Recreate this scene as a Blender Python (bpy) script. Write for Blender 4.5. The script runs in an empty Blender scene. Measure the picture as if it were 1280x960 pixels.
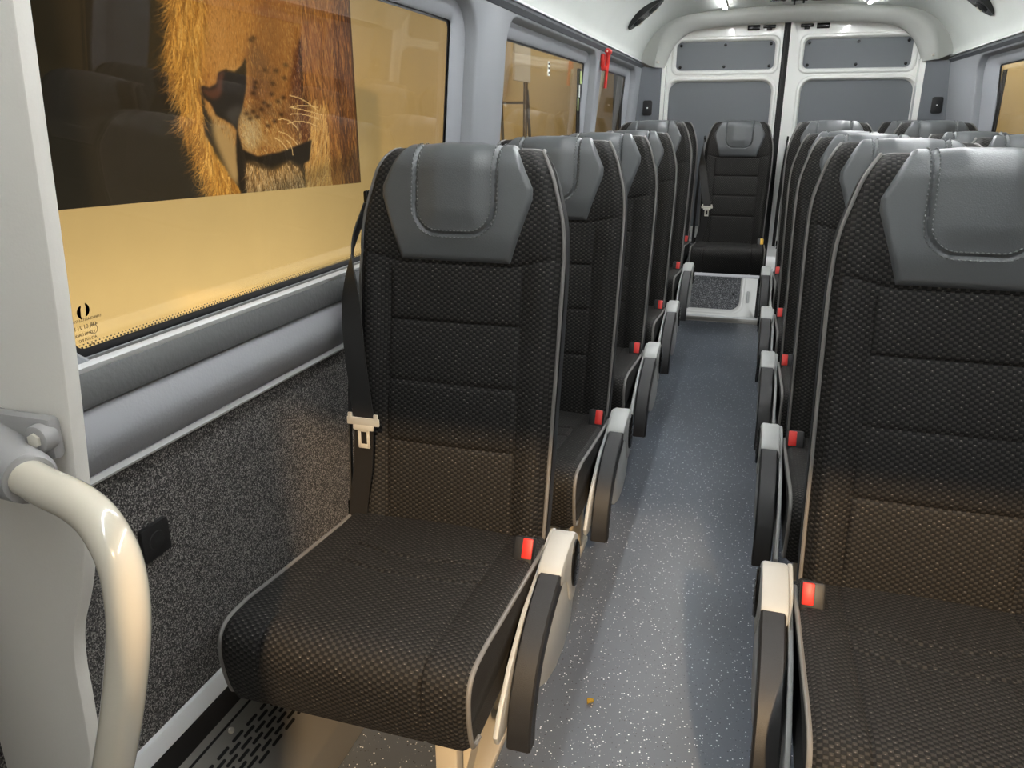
import bpy, bmesh, math, random
import numpy as np
from mathutils import Vector, Matrix
random.seed(7)
PI = math.pi
S = bpy.context.scene
COL = S.collection

# ------------------------------------------------------------------ materials
def lin(c):
    f = lambda v: v / 12.92 if v <= .04045 else ((v + .055) / 1.055) ** 2.4
    return tuple(f(v / 255) for v in c) + (1,)

def newmat(name):
    m = bpy.data.materials.new(name); m.use_nodes = True
    nt = m.node_tree
    return m, nt, nt.nodes['Principled BSDF']

def mat(name, c, rough=.5, metal=0, spec=.5, coat=0, bump=0, bscale=200, var=0, vscale=6):
    m, nt, b = newmat(name)
    col = lin(c)
    b.inputs['Base Color'].default_value = col
    b.inputs['Roughness'].default_value = rough
    b.inputs['Metallic'].default_value = metal
    b.inputs['Specular IOR Level'].default_value = spec
    b.inputs['Coat Weight'].default_value = coat
    tc = nt.nodes.new('ShaderNodeTexCoord')
    if bump:
        n = nt.nodes.new('ShaderNodeTexNoise'); n.inputs['Scale'].default_value = bscale
        n.inputs['Detail'].default_value = 3
        nt.links.new(tc.outputs['Object'], n.inputs['Vector'])
        bp = nt.nodes.new('ShaderNodeBump'); bp.inputs['Strength'].default_value = bump
        bp.inputs['Distance'].default_value = .002
        nt.links.new(n.outputs['Fac'], bp.inputs['Height'])
        nt.links.new(bp.outputs['Normal'], b.inputs['Normal'])
    if var:
        n = nt.nodes.new('ShaderNodeTexNoise'); n.inputs['Scale'].default_value = vscale
        n.inputs['Detail'].default_value = 5
        nt.links.new(tc.outputs['Object'], n.inputs['Vector'])
        mr = nt.nodes.new('ShaderNodeMapRange'); mr.inputs['From Min'].default_value = .3; mr.inputs['From Max'].default_value = .7
        mr.inputs['To Min'].default_value = 1 - var; mr.inputs['To Max'].default_value = 1 + var
        nt.links.new(n.outputs['Fac'], mr.inputs['Value'])
        hs = nt.nodes.new('ShaderNodeHueSaturation'); hs.inputs['Color'].default_value = col
        nt.links.new(mr.outputs['Result'], hs.inputs['Value'])
        nt.links.new(hs.outputs['Color'], b.inputs['Base Color'])
    return m

def emis(name, c, s):
    m, nt, b = newmat(name)
    b.inputs['Base Color'].default_value = (.8, .8, .8, 1)
    b.inputs['Emission Color'].default_value = c + (1,)
    b.inputs['Emission Strength'].default_value = s
    return m

def N(nt, op, *ins):
    n = nt.nodes.new('ShaderNodeMath'); n.operation = op
    for i, v in enumerate(ins):
        if isinstance(v, (int, float)): n.inputs[i].default_value = v
        else: nt.links.new(v, n.inputs[i])
    return n.outputs[0]

def fabric(name, light=(49, 47, 44), dark=(15, 14, 14), spark=(112, 108, 102)):
    """basket weave: alternating light and dark cells, each light cell a small hump with a bright thread end"""
    m, nt, b = newmat(name)
    uv = nt.nodes.new('ShaderNodeTexCoord')
    sp = nt.nodes.new('ShaderNodeSeparateXYZ'); nt.links.new(uv.outputs['UV'], sp.inputs[0])
    u = N(nt, 'DIVIDE', sp.outputs[0], .0078); v = N(nt, 'DIVIDE', sp.outputs[1], .0056)
    fu = N(nt, 'FLOOR', u); fv = N(nt, 'FLOOR', v)
    par = N(nt, 'ABSOLUTE', N(nt, 'MODULO', N(nt, 'ADD', fu, fv), 2.0))
    cu = N(nt, 'SUBTRACT', N(nt, 'SUBTRACT', u, fu), .5); cv = N(nt, 'SUBTRACT', N(nt, 'SUBTRACT', v, fv), .5)
    e1 = N(nt, 'MAXIMUM', N(nt, 'ABSOLUTE', cu), N(nt, 'ABSOLUTE', cv))
    hump = N(nt, 'SUBTRACT', 1.0, N(nt, 'POWER', N(nt, 'MULTIPLY', e1, 2.0), 4.5))
    # thread end near the top of light cells
    du = N(nt, 'MULTIPLY', cu, 1.0); dv = N(nt, 'SUBTRACT', cv, .25)
    rr = N(nt, 'ADD', N(nt, 'MULTIPLY', du, du), N(nt, 'MULTIPLY', dv, N(nt, 'MULTIPLY', dv, 1.4)))
    dot = N(nt, 'LESS_THAN', rr, .03)
    wn = nt.nodes.new('ShaderNodeTexWhiteNoise'); wn.noise_dimensions = '2D'
    cb = nt.nodes.new('ShaderNodeCombineXYZ'); nt.links.new(fu, cb.inputs[0]); nt.links.new(fv, cb.inputs[1])
    nt.links.new(cb.outputs[0], wn.inputs['Vector'])
    on = N(nt, 'MULTIPLY', N(nt, 'POWER', wn.outputs['Value'], 5.0), N(nt, 'MULTIPLY', dot, par))
    mx = nt.nodes.new('ShaderNodeMix'); mx.data_type = 'RGBA'
    nt.links.new(N(nt, 'MULTIPLY', par, hump), mx.inputs['Factor'])
    mx.inputs[6].default_value = lin(dark); mx.inputs[7].default_value = lin(light)
    m2 = nt.nodes.new('ShaderNodeMix'); m2.data_type = 'RGBA'
    nt.links.new(on, m2.inputs['Factor']); nt.links.new(mx.outputs[2], m2.inputs[6]); m2.inputs[7].default_value = lin(spark)
    nt.links.new(m2.outputs[2], b.inputs['Base Color'])
    b.inputs['Roughness'].default_value = .72
    b.inputs['Specular IOR Level'].default_value = .3
    h = N(nt, 'MULTIPLY', hump, N(nt, 'ADD', .45, N(nt, 'MULTIPLY', par, .55)))
    bp = nt.nodes.new('ShaderNodeBump'); bp.inputs['Strength'].default_value = .55; bp.inputs['Distance'].default_value = .0016
    nt.links.new(h, bp.inputs['Height']); nt.links.new(bp.outputs['Normal'], b.inputs['Normal'])
    return m

def speckled(name, base, cols, scale, rough=.55, bump=.2, soft=False):
    """vinyl with chips / carpet with fibres, from object-space cells"""
    m, nt, b = newmat(name)
    tc = nt.nodes.new('ShaderNodeTexCoord')
    v = nt.nodes.new('ShaderNodeTexVoronoi'); v.inputs['Scale'].default_value = scale
    nt.links.new(tc.outputs['Object'], v.inputs['Vector'])
    sx = nt.nodes.new('ShaderNodeSeparateXYZ'); nt.links.new(v.outputs['Color'], sx.inputs[0])
    cur = None
    rgb = nt.nodes.new('ShaderNodeRGB'); rgb.outputs[0].default_value = lin(base); cur = rgb.outputs[0]
    n = nt.nodes.new('ShaderNodeTexNoise'); n.inputs['Scale'].default_value = 2.2; n.inputs['Detail'].default_value = 6
    nt.links.new(tc.outputs['Object'], n.inputs['Vector'])
    hs = nt.nodes.new('ShaderNodeHueSaturation'); nt.links.new(cur, hs.inputs['Color'])
    mr = nt.nodes.new('ShaderNodeMapRange'); mr.inputs['From Min'].default_value = .35; mr.inputs['From Max'].default_value = .65
    mr.inputs['To Min'].default_value = .9; mr.inputs['To Max'].default_value = 1.1
    nt.links.new(n.outputs['Fac'], mr.inputs['Value']); nt.links.new(mr.outputs[0], hs.inputs['Value'])
    cur = hs.outputs['Color']
    for (lo, hi, c, rad) in cols:
        a = N(nt, 'MULTIPLY', N(nt, 'GREATER_THAN', sx.outputs[0], lo), N(nt, 'LESS_THAN', sx.outputs[0], hi))
        a = N(nt, 'MULTIPLY', a, N(nt, 'LESS_THAN', v.outputs['Distance'], rad))
        mx = nt.nodes.new('ShaderNodeMix'); mx.data_type = 'RGBA'
        nt.links.new(a, mx.inputs['Factor']); nt.links.new(cur, mx.inputs[6]); mx.inputs[7].default_value = lin(c)
        cur = mx.outputs[2]
    nt.links.new(cur, b.inputs['Base Color']); b.inputs['Roughness'].default_value = rough
    if bump:
        bp = nt.nodes.new('ShaderNodeBump'); bp.inputs['Strength'].default_value = bump; bp.inputs['Distance'].default_value = .002
        nt.links.new(v.outputs['Distance' if soft else 'Distance'], bp.inputs['Height']); nt.links.new(bp.outputs['Normal'], b.inputs['Normal'])
    return m

def glass(name, tint):
    m = bpy.data.materials.new(name); m.use_nodes = True; nt = m.node_tree
    nt.nodes.clear()
    out = nt.nodes.new('ShaderNodeOutputMaterial')
    tr = nt.nodes.new('ShaderNodeBsdfTransparent'); tr.inputs['Color'].default_value = tint + (1,)
    gl = nt.nodes.new('ShaderNodeBsdfGlossy'); gl.inputs['Roughness'].default_value = .0
    ge = nt.nodes.new('ShaderNodeNewGeometry'); vd = nt.nodes.new('ShaderNodeVectorMath'); vd.operation = 'DOT_PRODUCT'
    nt.links.new(ge.outputs['Normal'], vd.inputs[0]); nt.links.new(ge.outputs['Incoming'], vd.inputs[1])
    k = N(nt, 'ADD', .045, N(nt, 'MULTIPLY', .9, N(nt, 'POWER', N(nt, 'SUBTRACT', 1.0, N(nt, 'ABSOLUTE', vd.outputs['Value'])), 5.0)))
    mx = nt.nodes.new('ShaderNodeMixShader')
    nt.links.new(k, mx.inputs[0]); nt.links.new(tr.outputs[0], mx.inputs[1]); nt.links.new(gl.outputs[0], mx.inputs[2])
    nt.links.new(mx.outputs[0], out.inputs[0])
    return m

FAB = fabric('woven_fabric')
SIDEFAB = mat('side_fabric', (24, 23, 22), .9, bump=.5, bscale=600)
LEA = mat('grey_leatherette', (80, 83, 85), .36, spec=.6, coat=0, bump=.25, bscale=420)
STI = mat('grey_thread', (98, 101, 101), .6)
PIP = mat('grey_piping', (112, 110, 107), .45)
SHELL = mat('seat_shell', (42, 43, 45), .45, bump=.15, bscale=500)
LGP = mat('light_grey_plastic', (168, 170, 168), .42, bump=.1, bscale=500)
BLK = mat('black_soft_plastic', (30, 30, 31), .5, bump=.2, bscale=600)
BLKG = mat('black_gloss_plastic', (14, 14, 15), .25)
RED = mat('red_plastic', (205, 44, 36), .45)
YEL = mat('yellow_plastic', (225, 175, 40), .4)
STEEL = mat('steel', (222, 218, 205), .35, metal=.35)
BELT = mat('belt_webbing', (30, 29, 28), .6, bump=.3, bscale=900)
LEGM = mat('leg_paint', (190, 180, 160), .4)
WALLG = mat('wall_moulding', (144, 147, 151), .6, bump=.25, bscale=260)
REVEAL = mat('window_reveal', (156, 159, 164), .6, bump=.2, bscale=260)
DKTRIM = mat('dark_header', (62, 64, 68), .65, bump=.2, bscale=300)
BAND = mat('padded_band', (92, 93, 93), .6, bump=.6, bscale=120)
LEDGE = mat('ledge_band', (158, 160, 164), .7, bump=.3, bscale=160)
WHT = mat('white_profile', (222, 224, 224), .3)
HEAD = mat('headliner', (205, 209, 204), .8, bump=.2, bscale=300, var=.03, vscale=3)
DOORW = mat('white_body_paint', (238, 239, 235), .18, coat=.6)
DOORG = mat('door_grey_panel', (106, 110, 114), .6, bump=.25, bscale=350)
ARCH = mat('arch_cover', (176, 178, 173), .6, bump=.2, bscale=300)
PILL = mat('pillar_panel', (96, 100, 105), .6, bump=.2, bscale=350)
PART = mat('partition_laminate', (224, 221, 214), .45, bump=.15, bscale=240)
CREAM = mat('cream_lacquer', (206, 199, 182), .16, coat=.8)
FLG = mat('grey_flange', (150, 149, 148), .4)
ALU = mat('aluminium', (178, 174, 166), .38, metal=.75)
SLOT = mat('slot_black', (10, 9, 8), .8)
RUB = mat('rubber', (22, 22, 23), .5)
FLOORM = speckled('vinyl_floor', (84, 90, 99), [(0, .14, (138, 144, 150), .24), (.14, .24, (44, 48, 54), .30), (.24, .33, (232, 235, 238), .32)], 190, .36, .02)
CARP = speckled('felt_carpet', (78, 76, 74), [(0, .22, (146, 142, 137), .6), (.22, .55, (40, 39, 39), .65), (.55, .75, (104, 101, 98), .65)], 460, .95, .8)
FELT = speckled('door_felt', (88, 90, 92), [(0, .3, (140, 142, 144), .55), (.3, .6, (60, 61, 63), .6)], 170, .95, .6)
GL1 = glass('tinted_glass', (.86, .84, .78))
BEIGE = mat('outside_wall_paint', (224, 200, 146), .8, var=.03, vscale=2)
OUTF = mat('outside_floor', (90, 88, 84), .8)
LED = emis('led', (.97, .99, 1.0), 74)
BLKFR = mat('glass_border', (12, 12, 13), .35)

# ------------------------------------------------------------------ helpers
def tag(o, label=None, cat=None, group=None, kind=None):
    if label: o['label'] = label
    if cat: o['category'] = cat
    if group: o['group'] = group
    if kind: o['kind'] = kind
    return o

def empty(name, loc=(0, 0, 0), rz=0):
    o = bpy.data.objects.new(name, None); COL.objects.link(o)
    o.location = loc; o.rotation_euler = (0, 0, rz); o.empty_display_size = .05
    return o

def obj(name, bm, m, parent=None, smooth=True, angle=40):
    me = bpy.data.meshes.new(name)
    bm.normal_update(); bm.to_mesh(me); bm.free()
    for mm in (m if isinstance(m, (list, tuple)) else [m]): me.materials.append(mm)
    if smooth:
        me.shade_smooth()
        me.set_sharp_from_angle(angle=math.radians(angle))
    o = bpy.data.objects.new(name, me); COL.objects.link(o)
    if parent: o.parent = parent
    return o

def struct(name, bm, m, parent=None, **k):
    o = obj(name, bm, m, parent, **k)
    if not parent: o['kind'] = 'structure'
    return o

def box(bm, c, s, bev=0, rot=None, seg=2):
    mtx = Matrix.Translation(c)
    if rot is not None: mtx = mtx @ rot
    mtx = mtx @ Matrix.Diagonal((s[0], s[1], s[2], 1))
    r = bmesh.ops.create_cube(bm, size=1, matrix=mtx)
    if bev:
        es = list({e for v in r['verts'] for e in v.link_edges})
        bmesh.ops.bevel(bm, geom=es, offset=bev, segments=seg, profile=.5, affect='EDGES', clamp_overlap=True)
    return bm

def B(): return bmesh.new()

def tube(bm, pts, r, n=12, cap=True):
    pts = [Vector(p) for p in pts]
    rs = r if isinstance(r, (list, tuple)) else [r] * len(pts)
    rings = []; up = None
    for i, p in enumerate(pts):
        t = (pts[min(i + 1, len(pts) - 1)] - pts[max(i - 1, 0)]).normalized()
        if up is None:
            a = Vector((0, 0, 1)) if abs(t.z) < .9 else Vector((1, 0, 0))
            up = (a - t * a.dot(t)).normalized()
        else:
            up = (up - t * up.dot(t)).normalized()
        s = t.cross(up)
        rings.append([bm.verts.new(p + rs[i] * (math.cos(2 * PI * k / n) * up + math.sin(2 * PI * k / n) * s)) for k in range(n)])
    for a, b in zip(rings, rings[1:]):
        for k in range(n):
            bm.faces.new((a[k], a[(k + 1) % n], b[(k + 1) % n], b[k]))
    if cap:
        bm.faces.new(rings[0][::-1]); bm.faces.new(rings[-1])
    bmesh.ops.recalc_face_normals(bm, faces=bm.faces)
    return bm

def cyl(bm, a, b, r, n=20, bev=0):
    a = Vector(a); b = Vector(b)
    d = (b - a).normalized()
    if bev: return tube(bm, [a, a + d * bev * .3, a + d * bev, b - d * bev, b - d * bev * .3, b], [r - bev, r - bev * .3, r, r, r - bev * .3, r - bev], n)
    return tube(bm, [a, b], r, n)

def smooth_path(pts, k=6):
    """Catmull-Rom through the points"""
    P = [Vector(p) for p in pts]; P = [P[0] * 2 - P[1]] + P + [P[-1] * 2 - P[-2]]
    out = []
    for i in range(1, len(P) - 2):
        for j in range(k):
            t = j / k; p0, p1, p2, p3 = P[i - 1:i + 3]
            out.append(.5 * ((2 * p1) + (p2 - p0) * t + (2 * p0 - 5 * p1 + 4 * p2 - p3) * t * t + (3 * p1 - p0 - 3 * p2 + p3) * t ** 3))
    out.append(P[-2]); return out

def prism(bm, poly, x0, x1, axis='x', bev=0):
    """extrude a 2-D polygon (y,z)/(x,z)/(x,y) along an axis"""
    f = {'x': lambda a, b, t: (t, a, b), 'y': lambda a, b, t: (a, t, b), 'z': lambda a, b, t: (a, b, t)}[axis]
    A = [bm.verts.new(f(a, b, x0)) for a, b in poly]; Bv = [bm.verts.new(f(a, b, x1)) for a, b in poly]
    n = len(poly); fs = []
    fs.append(bm.faces.new(A)); fs.append(bm.faces.new(Bv[::-1]))
    for i in range(n): fs.append(bm.faces.new((A[i], Bv[i], Bv[(i + 1) % n], A[(i + 1) % n])))
    bmesh.ops.recalc_face_normals(bm, faces=fs)
    if bev:
        es = [e for e in fs[0].edges] + [e for e in fs[1].edges]
        bmesh.ops.bevel(bm, geom=es, offset=bev, segments=2, profile=.5, affect='EDGES', clamp_overlap=True)
    return bm

def grid(bm, fn, nu, nv, uvfn=None, mi=0):
    V = [[bm.verts.new(fn(i / (nu - 1), j / (nv - 1))) for i in range(nu)] for j in range(nv)]
    lay = bm.loops.layers.uv.verify() if uvfn else None
    for j in range(nv - 1):
        for i in range(nu - 1):
            f = bm.faces.new((V[j][i], V[j][i + 1], V[j + 1][i + 1], V[j + 1][i])); f.material_index = mi
            if uvfn:
                for l, (a, b) in zip(f.loops, ((i, j), (i + 1, j), (i + 1, j + 1), (i, j + 1))):
                    l[lay].uv = uvfn(a / (nu - 1), b / (nv - 1))
    return V

def ss(a, b, x):
    t = max(0, min(1, (x - a) / (b - a))); return t * t * (3 - 2 * t)

def interp(tab, x):
    if x <= tab[0][0]: return tab[0][1]
    for (a, b), (c, d) in zip(tab, tab[1:]):
        if x <= c:
            t = (x - a) / (c - a); return b + (d - b) * t
    return tab[-1][1]

def sinterp(tab, x):
    """smooth monotone-ish interpolation"""
    pts = tab
    if x <= pts[0][0]: return pts[0][1]
    if x >= pts[-1][0]: return pts[-1][1]
    for i in range(len(pts) - 1):
        if x <= pts[i + 1][0]:
            x0, y0 = pts[i]; x1, y1 = pts[i + 1]
            def m(k):
                if k <= 0 or k >= len(pts) - 1: return (pts[min(k + 1, len(pts) - 1)][1] - pts[max(k - 1, 0)][1]) / (pts[min(k + 1, len(pts) - 1)][0] - pts[max(k - 1, 0)][0])
                return .5 * ((pts[k + 1][1] - pts[k][1]) / (pts[k + 1][0] - pts[k][0]) + (pts[k][1] - pts[k - 1][1]) / (pts[k][0] - pts[k - 1][0]))
            h = x1 - x0; t = (x - x0) / h
            return (2 * t ** 3 - 3 * t * t + 1) * y0 + (t ** 3 - 2 * t * t + t) * h * m(i) + (-2 * t ** 3 + 3 * t * t) * y1 + (t ** 3 - t * t) * h * m(i + 1)

# ------------------------------------------------------------------ the seat
# local frame: x across, -y is the way the seat faces, origin on the floor under the backrest hinge
ALPHA = math.radians(8.5)
UPB = Vector((0, math.sin(ALPHA), math.cos(ALPHA))); NB = Vector((0, -math.cos(ALPHA), math.sin(ALPHA)))
OB = Vector((0, .05, .412))
L = .880; RT = .05
WT = [(0, .220), (.1, .223), (.3, .227), (.5, .231), (.64, .232), (.73, .226), (.79, .210), (.83, .197), (.86, .182), (.885, .170), (.95, .162)]
SEND = L - RT + RT * PI / 2 + .03
def wid(s): return sinterp(WT, s)
def gr(d, w=.0035): return math.exp(-(d / w) ** 2)
HSEAM = [.235, .375, .510]
def bsurf(x, s, off=0):
    """front surface of the backrest at lateral x and arc length s"""
    w = wid(s); t = min(1, abs(x) / w)
    if s < L - RT: v = s; rec = 0; nn = 0
    else:
        th = min(PI / 2, (s - (L - RT)) / RT); v = L - RT + RT * math.sin(th); rec = RT * (1 - math.cos(th)) + max(0, s - (L - RT) - RT * PI / 2)
        nn = th
    d = .040 + .012 * math.sin(PI * min(1, max(0, (s - .02) / .5))) * (1 - t * t)
    d += .020 * ss(.66, .84, t) * (1 - ss(.58, .72, s)) * .55
    d += .014 * ss(.63, .71, s) * (1 - .6 * t * t)
    d -= .030 * ss(.86, 1.0, t) ** 2
    # sewn channels of the centre panel
    if s < .67:
        inside = 1 - ss(.148, .152, abs(x))
        edges = [0.0] + HSEAM + [.635]
        for a, b in zip(edges, edges[1:]):
            if a < s < b: d += .006 * math.sin(PI * (s - a) / (b - a)) ** .6 * inside * .55
        for h in HSEAM: d -= .006 * gr(s - h) * inside
        d -= .005 * gr(abs(x) - .15) * (1 - ss(.62, .64, s))
    d -= .005 * gr(s - .637 - .018 * ss(.12, .22, abs(x)))
    p = OB + Vector((x, 0, 0)) + UPB * (v + off * math.sin(nn)) + NB * (d - rec + off * math.cos(nn))
    return p

def make_backrest():
    bm = B()
    nu, nv = 92, 190
    def f(a, b):
        s = b * SEND; return bsurf((2 * a - 1) * wid(s), s)
    V = grid(bm, f, nu, nv, lambda a, b: ((2 * a - 1) * wid(b * SEND), b * SEND))
    lay = bm.loops.layers.uv.verify()
    # side walls of the cushion (fabric), from the front edge back to the shell
    for side in (0, nu - 1):
        prev = None
        for j in range(nv):
            p = V[j][side].co; s = j / (nv - 1) * SEND
            d = (p - OB).dot(NB); v = (p - OB).dot(UPB)
            sg = 1 if side else -1
            mid = OB + Vector((sg * (wid(s) + .004), 0, 0)) + UPB * v + NB * min(d, max(-.02, d - .025))
            end = OB + Vector((sg * (wid(s)), 0, 0)) + UPB * v + NB * min(d, -.015)
            cur = (V[j][side], bm.verts.new(mid), bm.verts.new(end))
            if prev:
                for q in range(2):
                    fc = (prev[q], prev[q + 1], cur[q + 1], cur[q])
                    fc = bm.faces.new(fc if side else fc[::-1]); fc.material_index = 1
            prev = cur
    V0 = [V[0][i] for i in range(nu)]
    lo = [bm.verts.new(OB + Vector((v.co.x, 0, 0)) + UPB * -.01 + NB * -.015) for v in V0]
    for i in range(nu - 1):
        bm.faces.new((V0[i + 1], V0[i], lo[i], lo[i + 1])).material_index = 1
    return bm

def headrest_half(s):
    return interp([(.642, .125), (.775, .170), (.797, .170), (.882, .128), (.93, .120), (SEND, .118)], s)

def ustitch(side, q):
    """U shaped seam in the leather pad: q in 0..1 runs from one top end round to the other"""
    top = SEND - .03; bot = .700; hw = .088 + side; r = .055 + side
    straight = top - (bot - side) - r
    arc = PI / 2 * r; flat = 2 * (hw - r)
    tot = 2 * straight + 2 * arc + flat; t = q * tot
    flare = lambda s: .010 * ss(.72, .60, s) * 0 + .004 * (s - .72)
    if t < straight: s = top - t; return -(hw), s
    t -= straight
    if t < arc: a = t / r; return -(hw - r) - r * math.cos(a), (bot - side) + r - r * math.sin(a)
    t -= arc
    if t < flat: return -(hw - r) + t, bot - side
    t -= flat
    if t < arc: a = t / r; return (hw - r) + r * math.sin(a), (bot - side) + r - r * math.cos(a)
    t -= arc
    return hw, (bot - side) + r + t

def udist(x, s):
    """signed distance to the U seam, negative inside"""
    hw = .088; bot = .700; r = .055; ax = abs(x)
    cx = hw - r; cy = bot + r
    if s >= cy: return ax - hw
    dx = max(0, ax - cx); return math.hypot(dx, cy - s) - r

def make_leather():
    bm = B(); nu, nv = 84, 110
    s0 = .642
    def f(a, b):
        s = s0 + b * (SEND - .004 - s0); t = 2 * a - 1; x = t * headrest_half(s)
        e = min(1, (1 - abs(t)) * headrest_half(s) / .012); e2 = min(1, (s - s0) / .012 + .0)
        k = math.sqrt(max(0, min(e, e2)))
        u = udist(x, s)
        off = -.004 + .012 * k + .009 * (1 - ss(-.055, -.004, u)) * k * (1 - .7 * ss(.84, .92, s)) - .006 * math.exp(-(u / .0035) ** 2) * k
        return bsurf(x, s, off)
    grid(bm, f, nu, nv, lambda a, b: (a, b))
    return bm

def make_stitch():
    bm = B()
    for side in (-.007, .007):
        n = 62
        for i in range(n):
            x, s = ustitch(side, (i + .2) / n); x2, s2 = ustitch(side, (i + .8) / n)
            if s > SEND - .02 or s2 > SEND - .02: continue
            a = bsurf(x, s, .0095); b = bsurf(x2, s2, .0095)
            tube(bm, [a, (a + b) / 2 + NB * .001, b], [.0009, .0017, .0009], 5)
    return bm

def make_bpiping(sgn):
    bm = B()
    for sg in (sgn,):
        pts = []
        for i in range(64):
            s = .0 + i / 63 * (SEND - .004)
            p = bsurf(sg * wid(s) * .999, s, .001)
            pts.append(p + Vector((sg * .001, 0, 0)))
        for i in range(1, 6): pts.append(bsurf(sg * (wid(SEND - .004) + (.118 - wid(SEND - .004)) * i / 5), SEND - .003, .001))
        tube(bm, pts, .0042, 7)
    return bm

def make_shell():
    bm = B(); nv = 40; rows = []
    for j in range(nv):
        v = -.02 + (L + .018) * j / (nv - 1)
        s = v if v < L - RT else L - RT + RT * math.asin(min(1, max(0, (v - (L - RT)) / RT)))
        w = wid(max(0, min(s, SEND))) + .005
        row = []
        for t, d in ((-1, .012), (-1.0, -.02), (-.97, -.045), (-.85, -.058), (-.4, -.062), (.4, -.062), (.85, -.058), (.97, -.045), (1.0, -.02), (1, .012)):
            dd = d
            if d > 0: dd = .012 - max(0, v - .77) * .35
            row.append(bm.verts.new(OB + Vector((t * w, 0, 0)) + UPB * v + NB * dd))
        rows.append(row)
    for a, b in zip(rows, rows[1:]):
        for k in range(9): bm.faces.new((a[k], a[k + 1], b[k + 1], b[k]))
    # inner layer so the shell has thickness
    bm.faces.new(rows[-1]); bm.faces.new(rows[0][::-1])
    bmesh.ops.recalc_face_normals(bm, faces=bm.faces)
    return bm

CW = .235
CPROF = smooth_path([(0, .035, .385), (0, .05, .43), (0, .02, .464), (0, -.06, .470), (0, -.15, .477), (0, -.25, .485), (0, -.34, .493), (0, -.41, .500), (0, -.458, .500), (0, -.488, .481), (0, -.499, .445), (0, -.494, .39), (0, -.484, .350), (0, -.468, .332), (0, -.40, .326), (0, -.2, .33), (0, .0, .345), (0, .035, .385)], 10)
CARC = [0]
for a_, b_ in zip(CPROF, CPROF[1:]): CARC.append(CARC[-1] + (b_ - a_).length)
CTOT = CARC[-1]
def cprof(q):
    s = q * CTOT
    for i in range(len(CARC) - 1):
        if s <= CARC[i + 1] + 1e-9:
            t = (s - CARC[i]) / (CARC[i + 1] - CARC[i]); return CPROF[i].lerp(CPROF[i + 1], t)
    return CPROF[-1]
def csurf(x, q):
    p = cprof(q); a = cprof(max(0, q - .004)); b = cprof(min(1, q + .004)); t = (b - a).normalized()
    n = Vector((0, -t.z, t.y)); 
    if n.dot(p - Vector((0, -.22, .40))) < 0: n = -n
    ax = abs(x); d = 0
    top = ss(.40, .47, p.z)
    d -= .010 * ss(CW - .018, CW, ax)
    if top > 0:
        d += .004 * ss(.15, .20, ax) * top * (1 - ss(-.38, -.46, p.y)) * 1
        if p.y < .02: d -= .004 * gr(ax - .152) * top
        for y0 in (-.13, -.205):
            yy = y0 - .030 * math.cos(min(PI / 2, ax / .152 * PI / 2))
            d -= .005 * gr(p.y - yy, .004) * (1 - ss(.148, .152, ax)) * top
        d += .005 * math.cos(min(PI / 2, ax / .152 * PI / 2)) * top
    if p.y < -.40 and p.z < .48: d -= .003 * gr(ax - .152) * (1 - ss(.34, .36, p.z) * 0)
    return Vector((x, p.y, p.z)) + n * d

def make_cushion():
    bm = B(); nu, nv = 92, 210
    V = grid(bm, lambda a, b: csurf((2 * a - 1) * CW, b), nu, nv, lambda a, b: ((2 * a - 1) * CW, b * CTOT))
    # side panels, drawn in a little at the bottom
    for side in (0, nu - 1):
        sg = 1 if side else -1
        ring = [V[j][side] for j in range(nv)]
        c = Vector((0, -.23, .40))
        prev = ring
        for k, (sc, dx) in enumerate(((.93, .002), (.6, .0), (.2, -.002))):
            new = []
            for v in ring:
                p = c + (Vector((0, v.co.y, v.co.z)) - c) * sc
                new.append(bm.verts.new((sg * (CW + dx) - sg * .02 * ss(.44, .33, p.z), p.y, p.z)))
            for j in range(nv - 1):
                q = (prev[j], prev[j + 1], new[j + 1], new[j])
                bm.faces.new(q if not side else q[::-1]).material_index = 1
            prev = new
        bm.faces.new(prev[:-1] if side else prev[:-1][::-1]).material_index = 1
    return bm

def make_cpiping(sgn):
    bm = B()
    for sg in (sgn,):
        pts = []
        for i in range(70):
            q = .095 + .58 * i / 69
            p = csurf(sg * (CW - .001), q)
            if p.y > .02: continue
            pts.append(p + Vector((sg * .001, 0, .001)))
            if p.z < .338 and p.y < -.2: break
        tube(bm, pts, .0045, 8)
    return bm

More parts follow.
